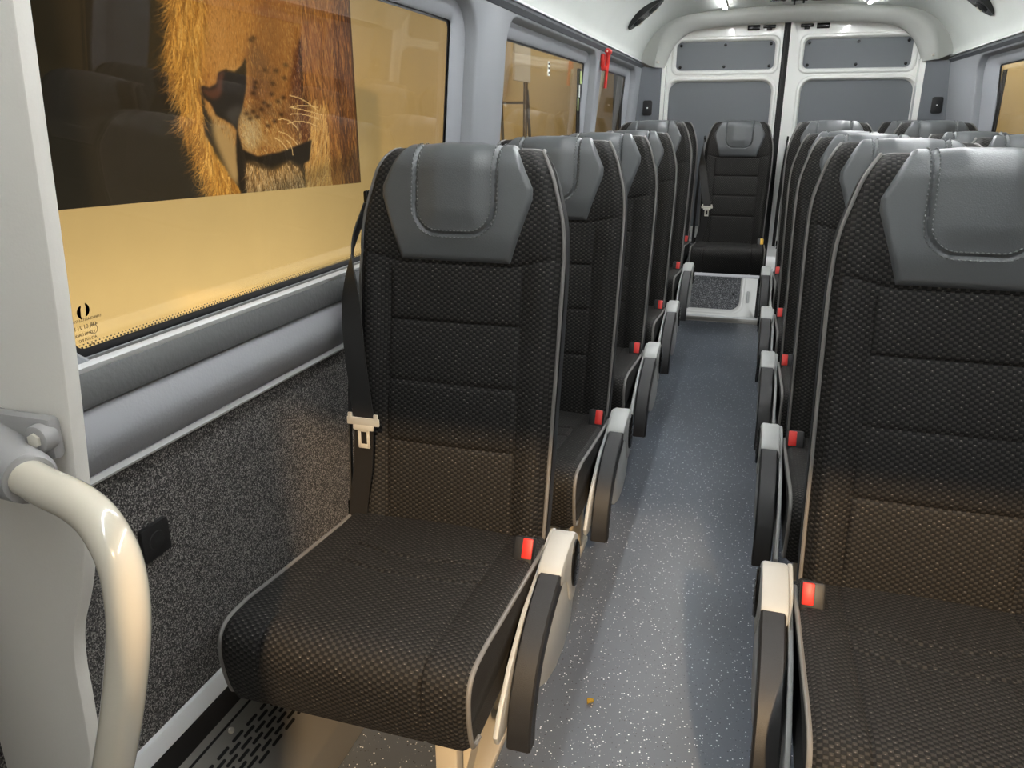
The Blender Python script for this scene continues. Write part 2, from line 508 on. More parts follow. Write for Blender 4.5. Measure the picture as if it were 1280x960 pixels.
def arm_parts(sg):
    """folded-down armrest on the aisle side: sg=+1 or -1"""
    x = lambda a: sg * a
    parts = {}
    pad = smooth_path([(0, -.115, .478), (0, -.16, .466), (0, -.225, .438), (0, -.285, .395), (0, -.325, .34), (0, -.347, .28), (0, -.352, .236)], 5)
    bm = B(); prev = None; rings = []
    n = len(pad)
    for i, p in enumerate(pad):
        t = (pad[min(i + 1, n - 1)] - pad[max(i - 1, 0)]).normalized(); nn = Vector((0, t.z, -t.y))
        if nn.dot(Vector((0, -1, 1))) < 0: nn = -nn
        e = ss(0, .08, i / (n - 1)) * (1 - .25 * ss(.93, 1, i / (n - 1)))
        w0, w1 = .255, .301
        th = .036
        ring = []
        for a, h in ((w0, -th), (w0, -.004), (w0 + .004, .0), (w1 - .004, 0), (w1, -.004), (w1, -th)):
            ring.append(bm.verts.new(Vector((x(a), 0, 0)) + p + nn * (h * (.9 + .1 * e))))
        rings.append(ring)
    for a, b in zip(rings, rings[1:]):
        for k in range(6): bm.faces.new((a[k], a[(k + 1) % 6], b[(k + 1) % 6], b[k]))
    bm.faces.new(rings[0][::-1]); bm.faces.new(rings[-1])
    bmesh.ops.recalc_face_normals(bm, faces=bm.faces)
    parts['armrest_pad'] = (bm, BLK, 28)
    # arm body under the pad
    bm = B()
    under = [(p.y, p.z) for p in pad[::2]]
    poly = [(.028, .47), (.030, .42), (.024, .345), (-.005, .285), (-.065, .262), (-.14, .262), (-.215, .285), (-.285, .325), (-.31, .345)] + \
           [(-.262, .372), (-.212, .412), (-.155, .44), (-.11, .452), (-.05, .47)]
    prism(bm, poly, x(.262), x(.298), bev=.005)
    # thin light edge following the pad's outer side
    parts['armrest_body'] = (bm, LGP, 30)
    bm = B()
    cap = [(0, .004, .503), (0, -.05, .500), (0, -.10, .490), (0, -.124, .478), (0, -.132, .450), (0, -.095, .438), (0, -.062, .418), (0, -.045, .385), (0, -.028, .352), (0, .0, .340), (0, .024, .355), (0, .038, .405), (0, .040, .455), (0, .028, .488), (0, .004, .503)]
    cap = [(p.y, p.z) for p in smooth_path(cap, 3)[:-1]]
    prism(bm, cap, x(.250), x(.302), bev=.007)
    parts['armrest_hinge'] = (bm, LGP, 40)
    bm = B()
    c = Vector((x(.3015), 0.0, .432))
    rr = []
    for (r1, r2, dx) in ((.031, .056, 0), (.031, .056, .004), (.027, .052, .007)):
        rr.append([bm.verts.new(c + Vector((sg * dx, r1 * math.cos(2 * PI * k / 28) - .002, r2 * math.sin(2 * PI * k / 28)))) for k in range(28)])
    for a, b in zip(rr, rr[1:]):
        for k in range(28): bm.faces.new((a[k], a[(k + 1) % 28], b[(k + 1) % 28], b[k]))
    bm.faces.new(rr[-1]); bmesh.ops.recalc_face_normals(bm, faces=bm.faces)
    # two raised bars on the disc
    for q in (-.018, 0, .018): box(bm, c + Vector((sg * .0075, -.002, q)), (.002, .024, .006), .0008)
    parts['hinge_disc'] = (bm, BLKG, 40)
    bm = B()
    prism(bm, [(.04, .485), (.045, .40), (.03, .34), (-.10, .30), (-.25, .275), (-.345, .258), (-.375, .264), (-.385, .285), (-.36, .32), (-.30, .375), (-.20, .43), (-.09, .455), (-.03, .480), (.01, .490)], x(.240), x(.250), bev=.003)
    parts['side_bracket'] = (bm, LGP, 40)
    return parts

def buckle(sg, col):
    bm = B()
    R = Matrix.Rotation(math.radians(-28), 4, 'X')
    c = Vector((sg * .213, -.074, .484))
    box(bm, c - Vector((sg * .004, 0, 0)), (.044, .030, .064), .006, R)
    box(bm, c + R @ Vector((0, .002, -.045)), (.022, .014, .05), .003, R)
    r = B()
    box(r, c + R @ Vector((sg * .005, -.010, .008)), (.022, .015, .042), .003, R)
    return bm, r

def ribbon(bm, pts, wdir, w, th=.0016):
    rows = []
    for i, (p, d) in enumerate(zip(pts, wdir)):
        p = Vector(p); d = Vector(d).normalized() * w / 2
        t = (Vector(pts[min(i + 1, len(pts) - 1)]) - Vector(pts[max(i - 1, 0)])).normalized(); n = t.cross(d).normalized() * th
        rows.append([bm.verts.new(q) for q in (p - d - n, p + d - n, p + d + n, p - d + n)])
    for a, b in zip(rows, rows[1:]):
        for k in range(4): bm.faces.new((a[k], a[(k + 1) % 4], b[(k + 1) % 4], b[k]))
    bm.faces.new(rows[0][::-1]); bm.faces.new(rows[-1])
    bmesh.ops.recalc_face_normals(bm, faces=bm.faces)

CACHE = {}
def cached(key, fn):
    if key not in CACHE:
        r = fn()
        CACHE[key] = r
        return r
    src = CACHE[key]
    o = src.copy(); COL.objects.link(o)      # shares the mesh
    return o

def part(key, name, bmf, m, parent, angle=40):
    if key in CACHE:
        o = CACHE[key].copy(); COL.objects.link(o); o.parent = parent; o.name = name
    else:
        o = obj(name, bmf(), m, parent, angle=angle); CACHE[key] = o
    return o

def seat(x, y, z=0, sg=1, label='', group='', arm=True, belt=0, buck='red', cat='seat', legs=True):
    t = empty('passenger_seat', (x, y, z)); tag(t, label, cat, group)
    back = part('back', 'backrest', make_backrest, [FAB, SIDEFAB], t, 60)
    for q_ in (-1, 1): part('bp%d' % q_, 'piping', lambda: make_bpiping(q_), PIP, back)
    part('shell', 'back_shell', make_shell, SHELL, t, 35)
    lea = part('lea', 'headrest', make_leather, LEA, t, 60)
    part('sti', 'stitching', make_stitch, STI, lea)
    cu = part('cush', 'seat_cushion', make_cushion, [FAB, SIDEFAB], t, 60)
    for q_ in (-1, 1): part('cp%d' % q_, 'piping', lambda: make_cpiping(q_), PIP, cu)
    # pedestal
    for k, lx in enumerate((.145 * sg,) if legs else ()):
        def legf(lx=lx):
            bm = B()
            box(bm, (lx, -.36, .18), (.045, .035, .33), .005)
            box(bm, (lx, -.02, .18), (.045, .035, .33), .005)
            prism(bm, [(-.345, .04), (-.345, .08), (-.05, .30), (-.03, .30), (-.03, .26), (-.31, .04)], lx - .012, lx + .012)
            box(bm, (lx, -.19, .012), (.06, .46, .022), .004)
            return bm
        part('leg%d' % sg, 'leg', legf, LEGM, t)
    def panf():
        bm = B(); box(bm, (0, -.2, .335), (.40, .42, .02), .006); return bm
    part('pan', 'seat_frame', panf, SHELL, t)
    if arm:
        for nm, (bm, m, ang) in arm_parts(sg).items():
            k = nm + str(sg)
            if k in CACHE:
                bm.free(); o = CACHE[k].copy(); COL.objects.link(o); o.parent = t; o.name = nm
            else: CACHE[k] = obj(nm, bm, m, t, angle=ang)
    if buck:
        k = 'bk' + str(sg)
        h = part(k, 'buckle', lambda: buckle(sg, RED)[0], RUB, t)
        if buck == 'red': part(k + 'r', 'buckle_button', lambda: buckle(sg, RED)[1], RED, h)
        else: part(k + 'y', 'buckle_button', lambda: buckle(sg, RED)[1], YEL, h)
    if belt:
        b = belt
        def bf():
            bm = B()
            P = smooth_path([(b * .240, .185, 1.165), (b * .242, .110, 1.08), (b * .230, .06, .98), (b * .206, .015, .86), (b * .176, -.018, .72)], 6)
            D = [Vector((.15 + .85 * ss(.1, .7, i / (len(P) - 1)), -1 + .9 * ss(.1, .7, i / (len(P) - 1)), 0)) for i in range(len(P))]
            ribbon(bm, P, D, .052)
            ribbon(bm, [(b * .176, -.016, .72), (b * .190, -.008, .60), (b * .212, .0, .50), (b * .220, .0, .44)], [Vector((1, -.1, 0))] * 4, .048)
            ribbon(bm, [(b * .250, .10, 1.0), (b * .258, .07, .72), (b * .26, .05, .45)], [Vector((.4, -1, 0))] * 3, .046)
            return bm
        bo = part('belt%d' % b, 'seat_belt', bf, BELT, t)
        def gf():
            bm = B(); box(bm, (b * .238, .195, 1.17), (.012, .05, .04), .004); return bm
        part('bg%d' % b, 'belt_guide', gf, BLKG, t)
        def af():
            bm = B(); box(bm, (b * .222, .015, .475), (.050, .02, .04), .004); return bm
        part('ba%d' % b, 'belt_anchor', af, BLKG, t)
        def tf():
            bm = B(); c = Vector((b * .174, -.026, .715))
            box(bm, c, (.078, .006, .018), .0025); box(bm, c + Vector((0, 0, -.014)), (.050, .007, .014), .003)
            for s2 in (-1, 1): box(bm, c + Vector((s2 * .031, 0, .010)), (.010, .006, .018), .002)
            return bm
        part('tg%d' % b, 'belt_tongue', tf, STEEL, bo)
        def pf():
            bm = B(); c = Vector((b * .174, -.027, .678))
            for s2 in (-1, 1): box(bm, c + Vector((s2 * .0105, 0, -.0)), (.007, .003, .050), .001)
            for q in (-.021, .018): box(bm, c + Vector((0, 0, q)), (.026, .003, .010), .001)
            return bm
        part('tp%d' % b, 'tongue_plate', pf, STEEL, bo)
    return t

LX = -.597; AX = .388; BX = .898
ROWY = [1.43, 2.21, 2.99, 3.77, 4.62]
ordn = ['first', 'second', 'third', 'fourth', 'fifth']
GL_ = 'single seats along the left wall'; GA = 'aisle seats of the right-hand pairs'; GW = 'window seats of the right-hand pairs'; GR = 'seats of the rearmost row'
leftlab = ['black woven seat in left foreground with belt tongue hanging at its side',
           'black woven seat directly behind the left foreground seat',
           'third black woven seat along the left wall, counting from the front',
           'fourth black woven seat along the left wall, counting from the front',
           'fifth single seat of the left column, last before the rearmost row']
rightlab = ['large black woven seat with grey headrest in right foreground, cropped by frame',
            'aisle seat directly behind the right foreground seat',
            'third black aisle seat on the right, counting from the front',
            'fourth black aisle seat on the right, counting from the front',
            'fifth aisle seat on the right, raised, last before the rearmost row']
winlab = [None, 'second-row window seat on the right, only a sliver at the right frame edge',
          'third-row window seat on the right, its grey headrest cut by the frame',
          'fourth-row window seat on the right, headrest showing above the third-row one',
          'fifth-row window seat on the right, raised, beneath the black wall socket']
for i, y in enumerate(ROWY):
    z = .045 if i == 4 else 0
    seat(LX, y, z, 1, leftlab[i], GL_, belt=-1 if i == 0 else 0)
    seat(AX, y, z, -1, rightlab[i], GA)
    if i: seat(BX, y, z, -1, winlab[i], GW, arm=False, buck=None)
RY = 5.72
seat(-.645, RY, .045, 1, 'rear row seat in the left corner, mostly behind the left column', GR, arm=False, legs=False)
seat(-.13, RY, .045, 1, 'rear row seat at the end of the aisle, with hanging belt and yellow button', GR, arm=False, belt=-1, buck='yellow', legs=False)
seat(.43, RY, .045, -1, 'rear row seat just right of the door gap, a black edge with belt guide showing', GR, arm=False, belt=-1, buck=None, legs=False)
seat(.955, RY, .045, -1, 'rear row seat in the right corner, headrest edge peeking over the fifth row', GR, arm=False, buck=None, legs=False)

bm = B(); box(bm, (.145, 5.70, .30), (2.1, .06, .05), .006); struct('trim_60', bm, SHELL)
# ------------------------------------------------------------------ room shell
XL, XR, XC = -.91, 1.20, .145
YF, YB = -.9, 6.12
def wx(z, side):
    k = .05 * max(0, (z - 1.1) / .64)
    return XL + k if side < 0 else XR - k

bm = B(); box(bm, (XC, (YF + 5.5) / 2, -.02), (XR - XL + .1, 5.5 - YF, .04))
struct('floor', bm, FLOORM, smooth=False)
bm = B(); box(bm, (XC, 5.86, -.16), (XR - XL + .1, .80, .05)); struct('trim_1', bm, WHT, smooth=False)
bm = B()
box(bm, (XC, 5.50, -.008), (XR - XL, .12, .022), .003)
struct('trim_2', bm, ALU)
bm = B()
for k in range(46): box(bm, (-.60 + k * .018, 6.05, -.122), (.010, .03, .018), .002)
struct('trim_3', bm, WHT)
struct_rz = B(); box(struct_rz, (XC, 5.535, -.07), (XR - XL, .01, .13)); struct('trim_4', struct_rz, WHT, smooth=False)

# ceiling: curved headliner
half = [(1.015, 1.742), (1.005, 1.80), (.96, 1.885), (.89, 1.96), (.79, 2.015), (.66, 2.045), (.45, 2.062), (.2, 2.075), (0, 2.08)]
prof = [(XC - a, b) for a, b in half] + [(XC + a, b) for a, b in half[::-1][1:]]
pp = [(p.x, p.z) for p in smooth_path([(a, 0, b) for a, b in prof], 4)]
bm = B()
rows = []
for y in [-.42 + k * (6.12 + .42) / 12 for k in range(13)]:
    rows.append(([bm.verts.new((a, y, b)) for a, b in pp], [bm.verts.new((a, y, b + .03)) for a, b in pp]))
for (a, a2), (b, b2) in zip(rows, rows[1:]):
    for k in range(len(pp) - 1):
        bm.faces.new((a[k], a[k + 1], b[k + 1], b[k])); bm.faces.new((a2[k], b2[k], b2[k + 1], a2[k + 1]))
for a, a2 in (rows[0], rows[-1]):
    for k in range(len(pp) - 1): bm.faces.new((a[k], a2[k], a2[k + 1], a[k + 1]))
bmesh.ops.recalc_face_normals(bm, faces=bm.faces)
struct('ceiling', bm, HEAD)
# bright edge of the headliner
for i, sd in enumerate((-1, 1)):
    x = XC + sd * 1.013
    bm = B(); box(bm, (x, 2.85, 1.742), (.012, 6.5, .010), .003); struct('trim_%d' % (5 + i), bm, WHT)
    bm = B()
    prism(bm, [(x + sd * .004, 1.738), (x - sd * .001, 1.732), (wx(1.715, sd) - sd * .010, 1.716), (wx(1.70, sd) - sd * .002, 1.697), (wx(1.69, sd) + sd * .03, 1.697), (x + sd * .04, 1.74)], -.4, 6.1, axis='y')
    struct('trim_%d' % (7 + i), bm, DKTRIM)

def ring2(y0, y1, z0, z1, r, nc=6, ns=8):
    pts = []
    cs = [((y1 - r, z0 + r), -PI / 2), ((y1 - r, z1 - r), 0), ((y0 + r, z1 - r), PI / 2), ((y0 + r, z0 + r), PI)]
    for i, ((cy, cz), a0) in enumerate(cs):
        arc = [(cy + r * math.cos(a0 + PI / 2 * k / nc), cz + r * math.sin(a0 + PI / 2 * k / nc)) for k in range(nc + 1)]
        pts += arc
        (ny, nz), na = cs[(i + 1) % 4]
        nx = (ny + r * math.cos(na), nz + r * math.sin(na)); la = arc[-1]
        for k in range(1, ns): pts.append((la[0] + (nx[0] - la[0]) * k / ns, la[1] + (nx[1] - la[1]) * k / ns))
    return pts

def bridge(bm, rings, close=True, mi=None):
    VR = [[bm.verts.new(p) for p in r] for r in rings]
    for q, (a, b) in enumerate(zip(VR, VR[1:])):
        n = len(a)
        for k in range(n):
            f = bm.faces.new((a[k], a[(k + 1) % n], b[(k + 1) % n], b[k]))
            if mi: f.material_index = mi[q]
    return VR

def side_wall(side, wins, name):
    bm = B(); zb = .977; zt = 1.72
    sd = side
    for (c0, c1, o0, o1, g0, g1) in wins:
        def R(y0, y1, z0, z1, r, off):
            return [(wx(z, sd) + sd * off, y, z) for y, z in ring2(y0, y1, z0, z1, r)]
        rings = [R(c0, c1, zb - .0, zt, .0005, 0), R(o0, o1, zb + .004, zt - .026, .12, 0), R(o0 + .008, o1 - .008, zb + .007, zt - .034, .115, .008),
                 R(o0 + .012, o1 - .012, zb + .010, zt - .042, .11, .040), R(g0 - .012, g1 + .012, zb + .012, 1.633, .03, .052), R(g0, g1, zb + .014, 1.627, .018, .060), R(g0 - .02, g1 + .02, zb + .0, 1.65, .018, .075)]
        bridge(bm, rings, mi=[0, 0, 0, 1, 1, 1])
    bmesh.ops.remove_doubles(bm, verts=bm.verts, dist=.0012)
    bmesh.ops.recalc_face_normals(bm, faces=bm.faces)
    return struct(name, bm, [WALLG, REVEAL], angle=50)

WL = [(.3, 2.62, .80, 2.49, .885, 2.40), (2.62, 4.47, 2.78, 4.42, 2.93, 4.36), (4.47, 6.10, 4.54, 5.84, 4.68, 5.74)]
WR = [(-.3, 1.9, .2, 1.78, .3, 1.68), (1.9, 3.45, 2.05, 3.36, 2.15, 3.28), (3.45, 6.10, 3.56, 5.36, 3.66, 5.10)]
side_wall(-1, WL, 'wall_left'); side_wall(1, WR, 'wall_right')

# panes with black printed borders
wn = 0
for sd, W in ((-1, WL), (1, WR)):
    for (c0, c1, o0, o1, g0, g1) in W:
        wn += 1
        bm = B(); a = g0 - .05; b = g1 + .05
        prism(bm, [(wx(.975, sd) + sd * .066, .975), (wx(.975, sd) + sd * .071, .975), (wx(1.1, sd) + sd * .071, 1.1), (wx(1.65, sd) + sd * .071, 1.65), (wx(1.65, sd) + sd * .066, 1.65), (wx(1.1, sd) + sd * .066, 1.1)], a, b, axis='y')
        pane = struct('window_%d' % wn, bm, GL1, smooth=False)
        bm = B()
        R = lambda y0, y1, z0, z1, r, off: [(wx(z, sd) + sd * off, y, z) for y, z in ring2(y0, y1, z0, z1, r)]
        bridge(bm, [R(g0 - .03, g1 + .03, .98, 1.64, .02, .0645), R(g0 + .004, g1 - .012, 1.003, 1.620, .02, .0645), R(g0 + .004, g1 - .012, 1.003, 1.620, .02, .0655), R(g0 - .03, g1 + .03, .98, 1.64, .02, .0655), R(g0 - .03, g1 + .03, .98, 1.64, .02, .0645)])
        # fading dot rows on the lower border
        if wn == 1:
            for k in range(int((g1 - g0) / .008)):
                for q, h in enumerate((.0030, .0020)):
                    y = g0 + .01 + k * .008 + q * .004; z = 1.005 + q * .0045
                    box(bm, (wx(z, sd) + sd * .065, y, z), (.0008, h, h))
        bmesh.ops.recalc_face_normals(bm, faces=bm.faces)
        fr = obj('border', bm, BLKFR, pane, smooth=False)
        # upright slider seal
        if wn in (2, 3, 4, 5, 6):
            bm = B(); box(bm, (wx(1.3, sd) + sd * .055, g1 - .02, 1.31), (.014, .018, .58), .003); box(bm, (wx(1.3, sd) + sd * .058, g1 - .05, 1.31), (.008, .010, .58), .002)
            obj('seal', bm, RUB, pane)

# etched maker's mark on the first pane (mirrored, seen from inside)
def disc_seg(bm, cy, cz, r1, r2, a0, a1, x, sy=1, n=14):
    A = []; Bq = []
    for k in range(n + 1):
        t = k / n; a = a0 + (a1 - a0) * t; rr = r2 - (r2 - r1) * math.sin(PI * t) ** .5
        A.append(bm.verts.new((x, cy + r2 * math.cos(a) * sy, cz + r2 * math.sin(a)))); Bq.append(bm.verts.new((x, cy + rr * math.cos(a) * sy, cz + rr * math.sin(a))))
    for k in range(n): 
        try: bm.faces.new((A[k], A[k + 1], Bq[k + 1], Bq[k]))
        except ValueError: pass
xm = wx(1.05, -1) - .0640
bm = B()
disc_seg(bm, .9150, 1.059, .0035, .0110, math.radians(95), math.radians(250), xm, 1)
disc_seg(bm, .9180, 1.062, .0035, .0110, math.radians(-85), math.radians(70), xm, 1)
bmesh.ops.solidify(bm, geom=bm.faces[:], thickness=.0004)
lg = obj('etched_mark', bm, BLKG, bpy.data.objects['window_1'], smooth=False)
INK = mat('etched_ink', (70, 54, 26), .7)
def text3d(s, loc, size, rot, m, parent, name='lettering', ext=.0002, mirror=False):
    cu = bpy.data.curves.new(name, 'FONT'); cu.body = s; cu.size = size; cu.extrude = ext; cu.align_x = 'CENTER'; cu.align_y = 'CENTER'
    to = bpy.data.objects.new('tmp', cu); COL.objects.link(to)
    dg = bpy.context.evaluated_depsgraph_get(); me = bpy.data.meshes.new_from_object(to.evaluated_get(dg))
    bpy.data.objects.remove(to)
    if mirror:
        for v in me.vertices: v.co.x *= -1
        me.flip_normals()
    me.transform(Matrix.Translation(loc) @ rot); me.materials.clear(); me.materials.append(m)
    o = bpy.data.objects.new(name, me); COL.objects.link(o)
    if parent: o.parent = parent
    return o
ROTL = Matrix.Rotation(PI / 2, 4, 'Z') @ Matrix.Rotation(PI / 2, 4, 'X')
p1 = bpy.data.objects['window_1']; p2 = bpy.data.objects['window_2']
STK = mat('sticker_white', (232, 236, 226), .5); STG = mat('sticker_green', (176, 198, 120), .5)
def sticker(y, z, w, h, m):
    bm = B(); box(bm, (wx(z, -1) - .0640, y, z), (.0008, w, h)); return obj('sticker', bm, m, p2, smooth=False)
q_ = sticker(3.635, 1.560, .035, .060, STK)
for k in range(3):
    bm = B(); box(bm, (wx(1.56, -1) - .0632, 3.635, 1.580 - k * .018), (.0008, .018, .008)); obj('sticker_mark', bm, BLKG, q_, smooth=False)
for k, m_ in enumerate((STG, STK, STG)): sticker(4.325, 1.555 - k * .068, .040, .062, m_)
for s_, z_, h_, y_ in (('DAN GLASSTILE ITALY', 1.090, .0062, .905), ('43R-01 21 R', 1.079, .0095, .902), ('COMBI DARK', 1.068, .0065, .899), ('AS2 M70 ISO', 1.059, .0065, .903), ('00142', 1.050, .005, .908)):
    text3d(s_, (xm, y_ + .013, z_ - .043), h_, ROTL, INK, p1, mirror=True)
bm = B()
for k in range(24):
    a = 2 * PI * k / 24; b = 2 * PI * (k + 1) / 24
    for r in (.0075,):
        tube(bm, [(xm, 0.930 + r * math.cos(a), 1.029 + r * math.sin(a)), (xm, 0.930 + r * math.cos(b), 1.029 + r * math.sin(b))], .0005, 4)
obj('etched_ring', bm, INK, p1)

# lower side walls: sill, padded band, ledge, white profile, carpet, skirting
def lower(side, n0):
    sd = side; X = lambda a: (XL + a) if sd < 0 else (XR - a)
    y0, y1 = (.3, 6.1)
    def strip(poly, m, name, ya=y0, yb=y1, bev=0):
        bm = B(); prism(bm, [(X(a), z) for a, z in poly], ya, yb, axis='y', bev=bev); return struct(name, bm, m, angle=50)
    strip([(-.05, .990), (-.05, .975), (.0, .975), (.018, .995), (.022, 1.006), (.014, 1.010)], WHT if sd < 0 else LEDGE, 'trim_%d' % n0)
    strip([(-.03, 1.0), (.014, 1.001), (.020, .997), (.0275, .955), (.024, .947), (-.03, .944)], BAND, 'trim_%d' % (n0 + 1))
    strip([(-.03, .943), (.014, .942), (.022, .930), (.030, .900), (.029, .885), (.020, .865), (.008, .845), (-.006, .830), (-.03, .828)], LEDGE, 'trim_%d' % (n0 + 2))
    strip([(-.03, .830), (-.004, .829), (.0, .822), (-.004, .816), (-.03, .814)], WHT, 'trim_%d' % (n0 + 3))
    bm = B(); box(bm, (X(-.03), (y0 + y1) / 2, .555), (.02, y1 - y0, .53)); struct('trim_%d' % (n0 + 4), bm, CARP, smooth=False)
    strip([(-.03, .303), (-.012, .302), (-.010, .298), (-.008, .262), (-.03, .258)], WHT, 'baseboard_%s' % ('left' if sd < 0 else 'right'))
    bm = B(); box(bm, (X(-.03), (y0 + y1) / 2, .13), (.02, y1 - y0, .27)); struct('trim_%d' % (n0 + 5), bm, RUB, smooth=False)
lower(-1, 10); lower(1, 20)
# front sections of both walls beyond the frame (plain door linings)
bm = B(); box(bm, (XL - .06, -.35, 1.25), (.03, 1.3, 2.5)); struct('wall_left_front', bm, WALLG, smooth=False).name = 'trim_30'  # raised above the roof to stop the hall lamp reaching the outside wall
bm = B(); box(bm, (XR + .03, -.3, .6), (.03, 1.3, 1.2)); struct('trim_31', bm, WALLG, smooth=False)
bm = B(); box(bm, (-.525, -.42, 1.01), (.81, .04, 2.0), .008); struct('trim_33', bm, PART)  # unseen panel added to keep the hall lamp off the partition board
bm = B(); box(bm, (XC, -.40, 1.99), (2.1, .05, .22), .01); struct('trim_32', bm, HEAD)

# heater duct along the left wall
ht = empty('heater_duct', (-.85, 2.2, 0)); tag(ht, 'long low metal heater duct with slotted cover along the left wall foot', 'heater')
HY0, HY1 = .72, 3.9
def hpt(a, h=0):   # along the sloping face, a 0..1 from wall edge to aisle edge
    p = Vector((-.912, 0, .212)).lerp(Vector((-.752, 0, .108)), a); n = Vector((.545, 0, .838)); return p + n * h
bm = B()
prism(bm, [(-.912, .212), (-.752, .108), (-.748, .100), (-.748, .002), (-.915, .002)], HY0 , HY1, axis='y', bev=.0)
h1 = obj('cover', bm, ALU, ht); h1.parent = ht; 
bm = B(); prism(bm, [(-.930, .258), (-.918, .256), (-.914, .232), (-.912, .2145), (-.930, .2)], HY0, HY1, axis='y'); h2 = obj('rubber_channel', bm, RUB, ht)
bm = B()
for k in range(3):
    q = .03 + k * .0; 
a0 = hpt(.075, .0006); a1 = hpt(.10, .0006)
prism(bm, [(a0.x, a0.z), (a1.x, a1.z), (a1.x + .0006, a1.z + .001), (a0.x + .0006, a0.z + .001)], HY0, HY1, axis='y'); h3 = obj('groove', bm, SLOT, ht)
bm = B()
SL = .034; GP = .012; ROWS = 7
for r in range(ROWS):
    a = .24 + r * .058
    y = .80 + (r % 2) * (SL + GP) / 2 
    while y + SL < 1.62:
        p = hpt(a, .0004); u = (hpt(1) - hpt(0)).normalized(); w = .0032
        poly = []
        for k in range(6): 
            an = -PI / 2 + PI * k / 5; poly.append(p + Vector((0, y + SL - w + w * math.cos(an), 0)) + u * w * math.sin(an))
        for k in range(6):
            an = PI / 2 + PI * k / 5; poly.append(p + Vector((0, y + w + w * math.cos(an), 0)) + u * w * math.sin(an))
        vs = [bm.verts.new(q) for q in poly]; bm.faces.new(vs)
        y += SL + GP
bmesh.ops.recalc_face_normals(bm, faces=bm.faces)
h4 = obj('slots', bm, SLOT, ht, smooth=False); h4['kind'] = 'stuff'
for yy in (1.0, 1.9, 2.8):
    bm = B(); c = hpt(.15, 0); cyl(bm, c + Vector((0, yy, 0)), c + Vector((.003, yy, .005)), .006, 14, .001); obj('screw', bm, STEEL, ht).name = 'screw'
for o in ht.children: o.location = (.85, -2.2, 0)

# black sockets
def socket(loc, rot, label, grp=None, w=.068, h=.105, dot=True):
    t = empty('wall_socket', loc); t.rotation_euler = rot; tag(t, label, 'socket', grp)
    bm = B(); prism(bm, [(a_, c_) for a_, c_ in ring2(-w / 2, w / 2, -h / 2, h / 2, .014 if dot else .004, 5, 2)], -.009, 0, axis='y', bev=.0015); obj('plate', bm, BLK, t)
    bm = B(); cyl(bm, (0, -.0075, 0), (0, -.010, 0), .017, 20, .0008); obj('cover_ring', bm, BLK, t)
    if dot:
        bm = B(); cyl(bm, (0, -.0095, 0), (0, -.0112, 0), .0055, 14); obj('indicator', bm, mat('indicator_white', (240, 240, 240), .3), t)
    return t
socket((-.807, 6.055, 1.425), (0, 0, 0), 'black rounded socket with white dot on the grey rear pillar, left of the doors')
socket((1.115, 6.055, 1.435), (0, 0, 0), 'black rounded socket with white dot on the grey rear pillar, right of the doors')
socket((-.929, .93, .66), (0, 0, PI / 2), 'black square socket on the dark carpeted wall behind the handrail', w=.062, h=.062, dot=False)

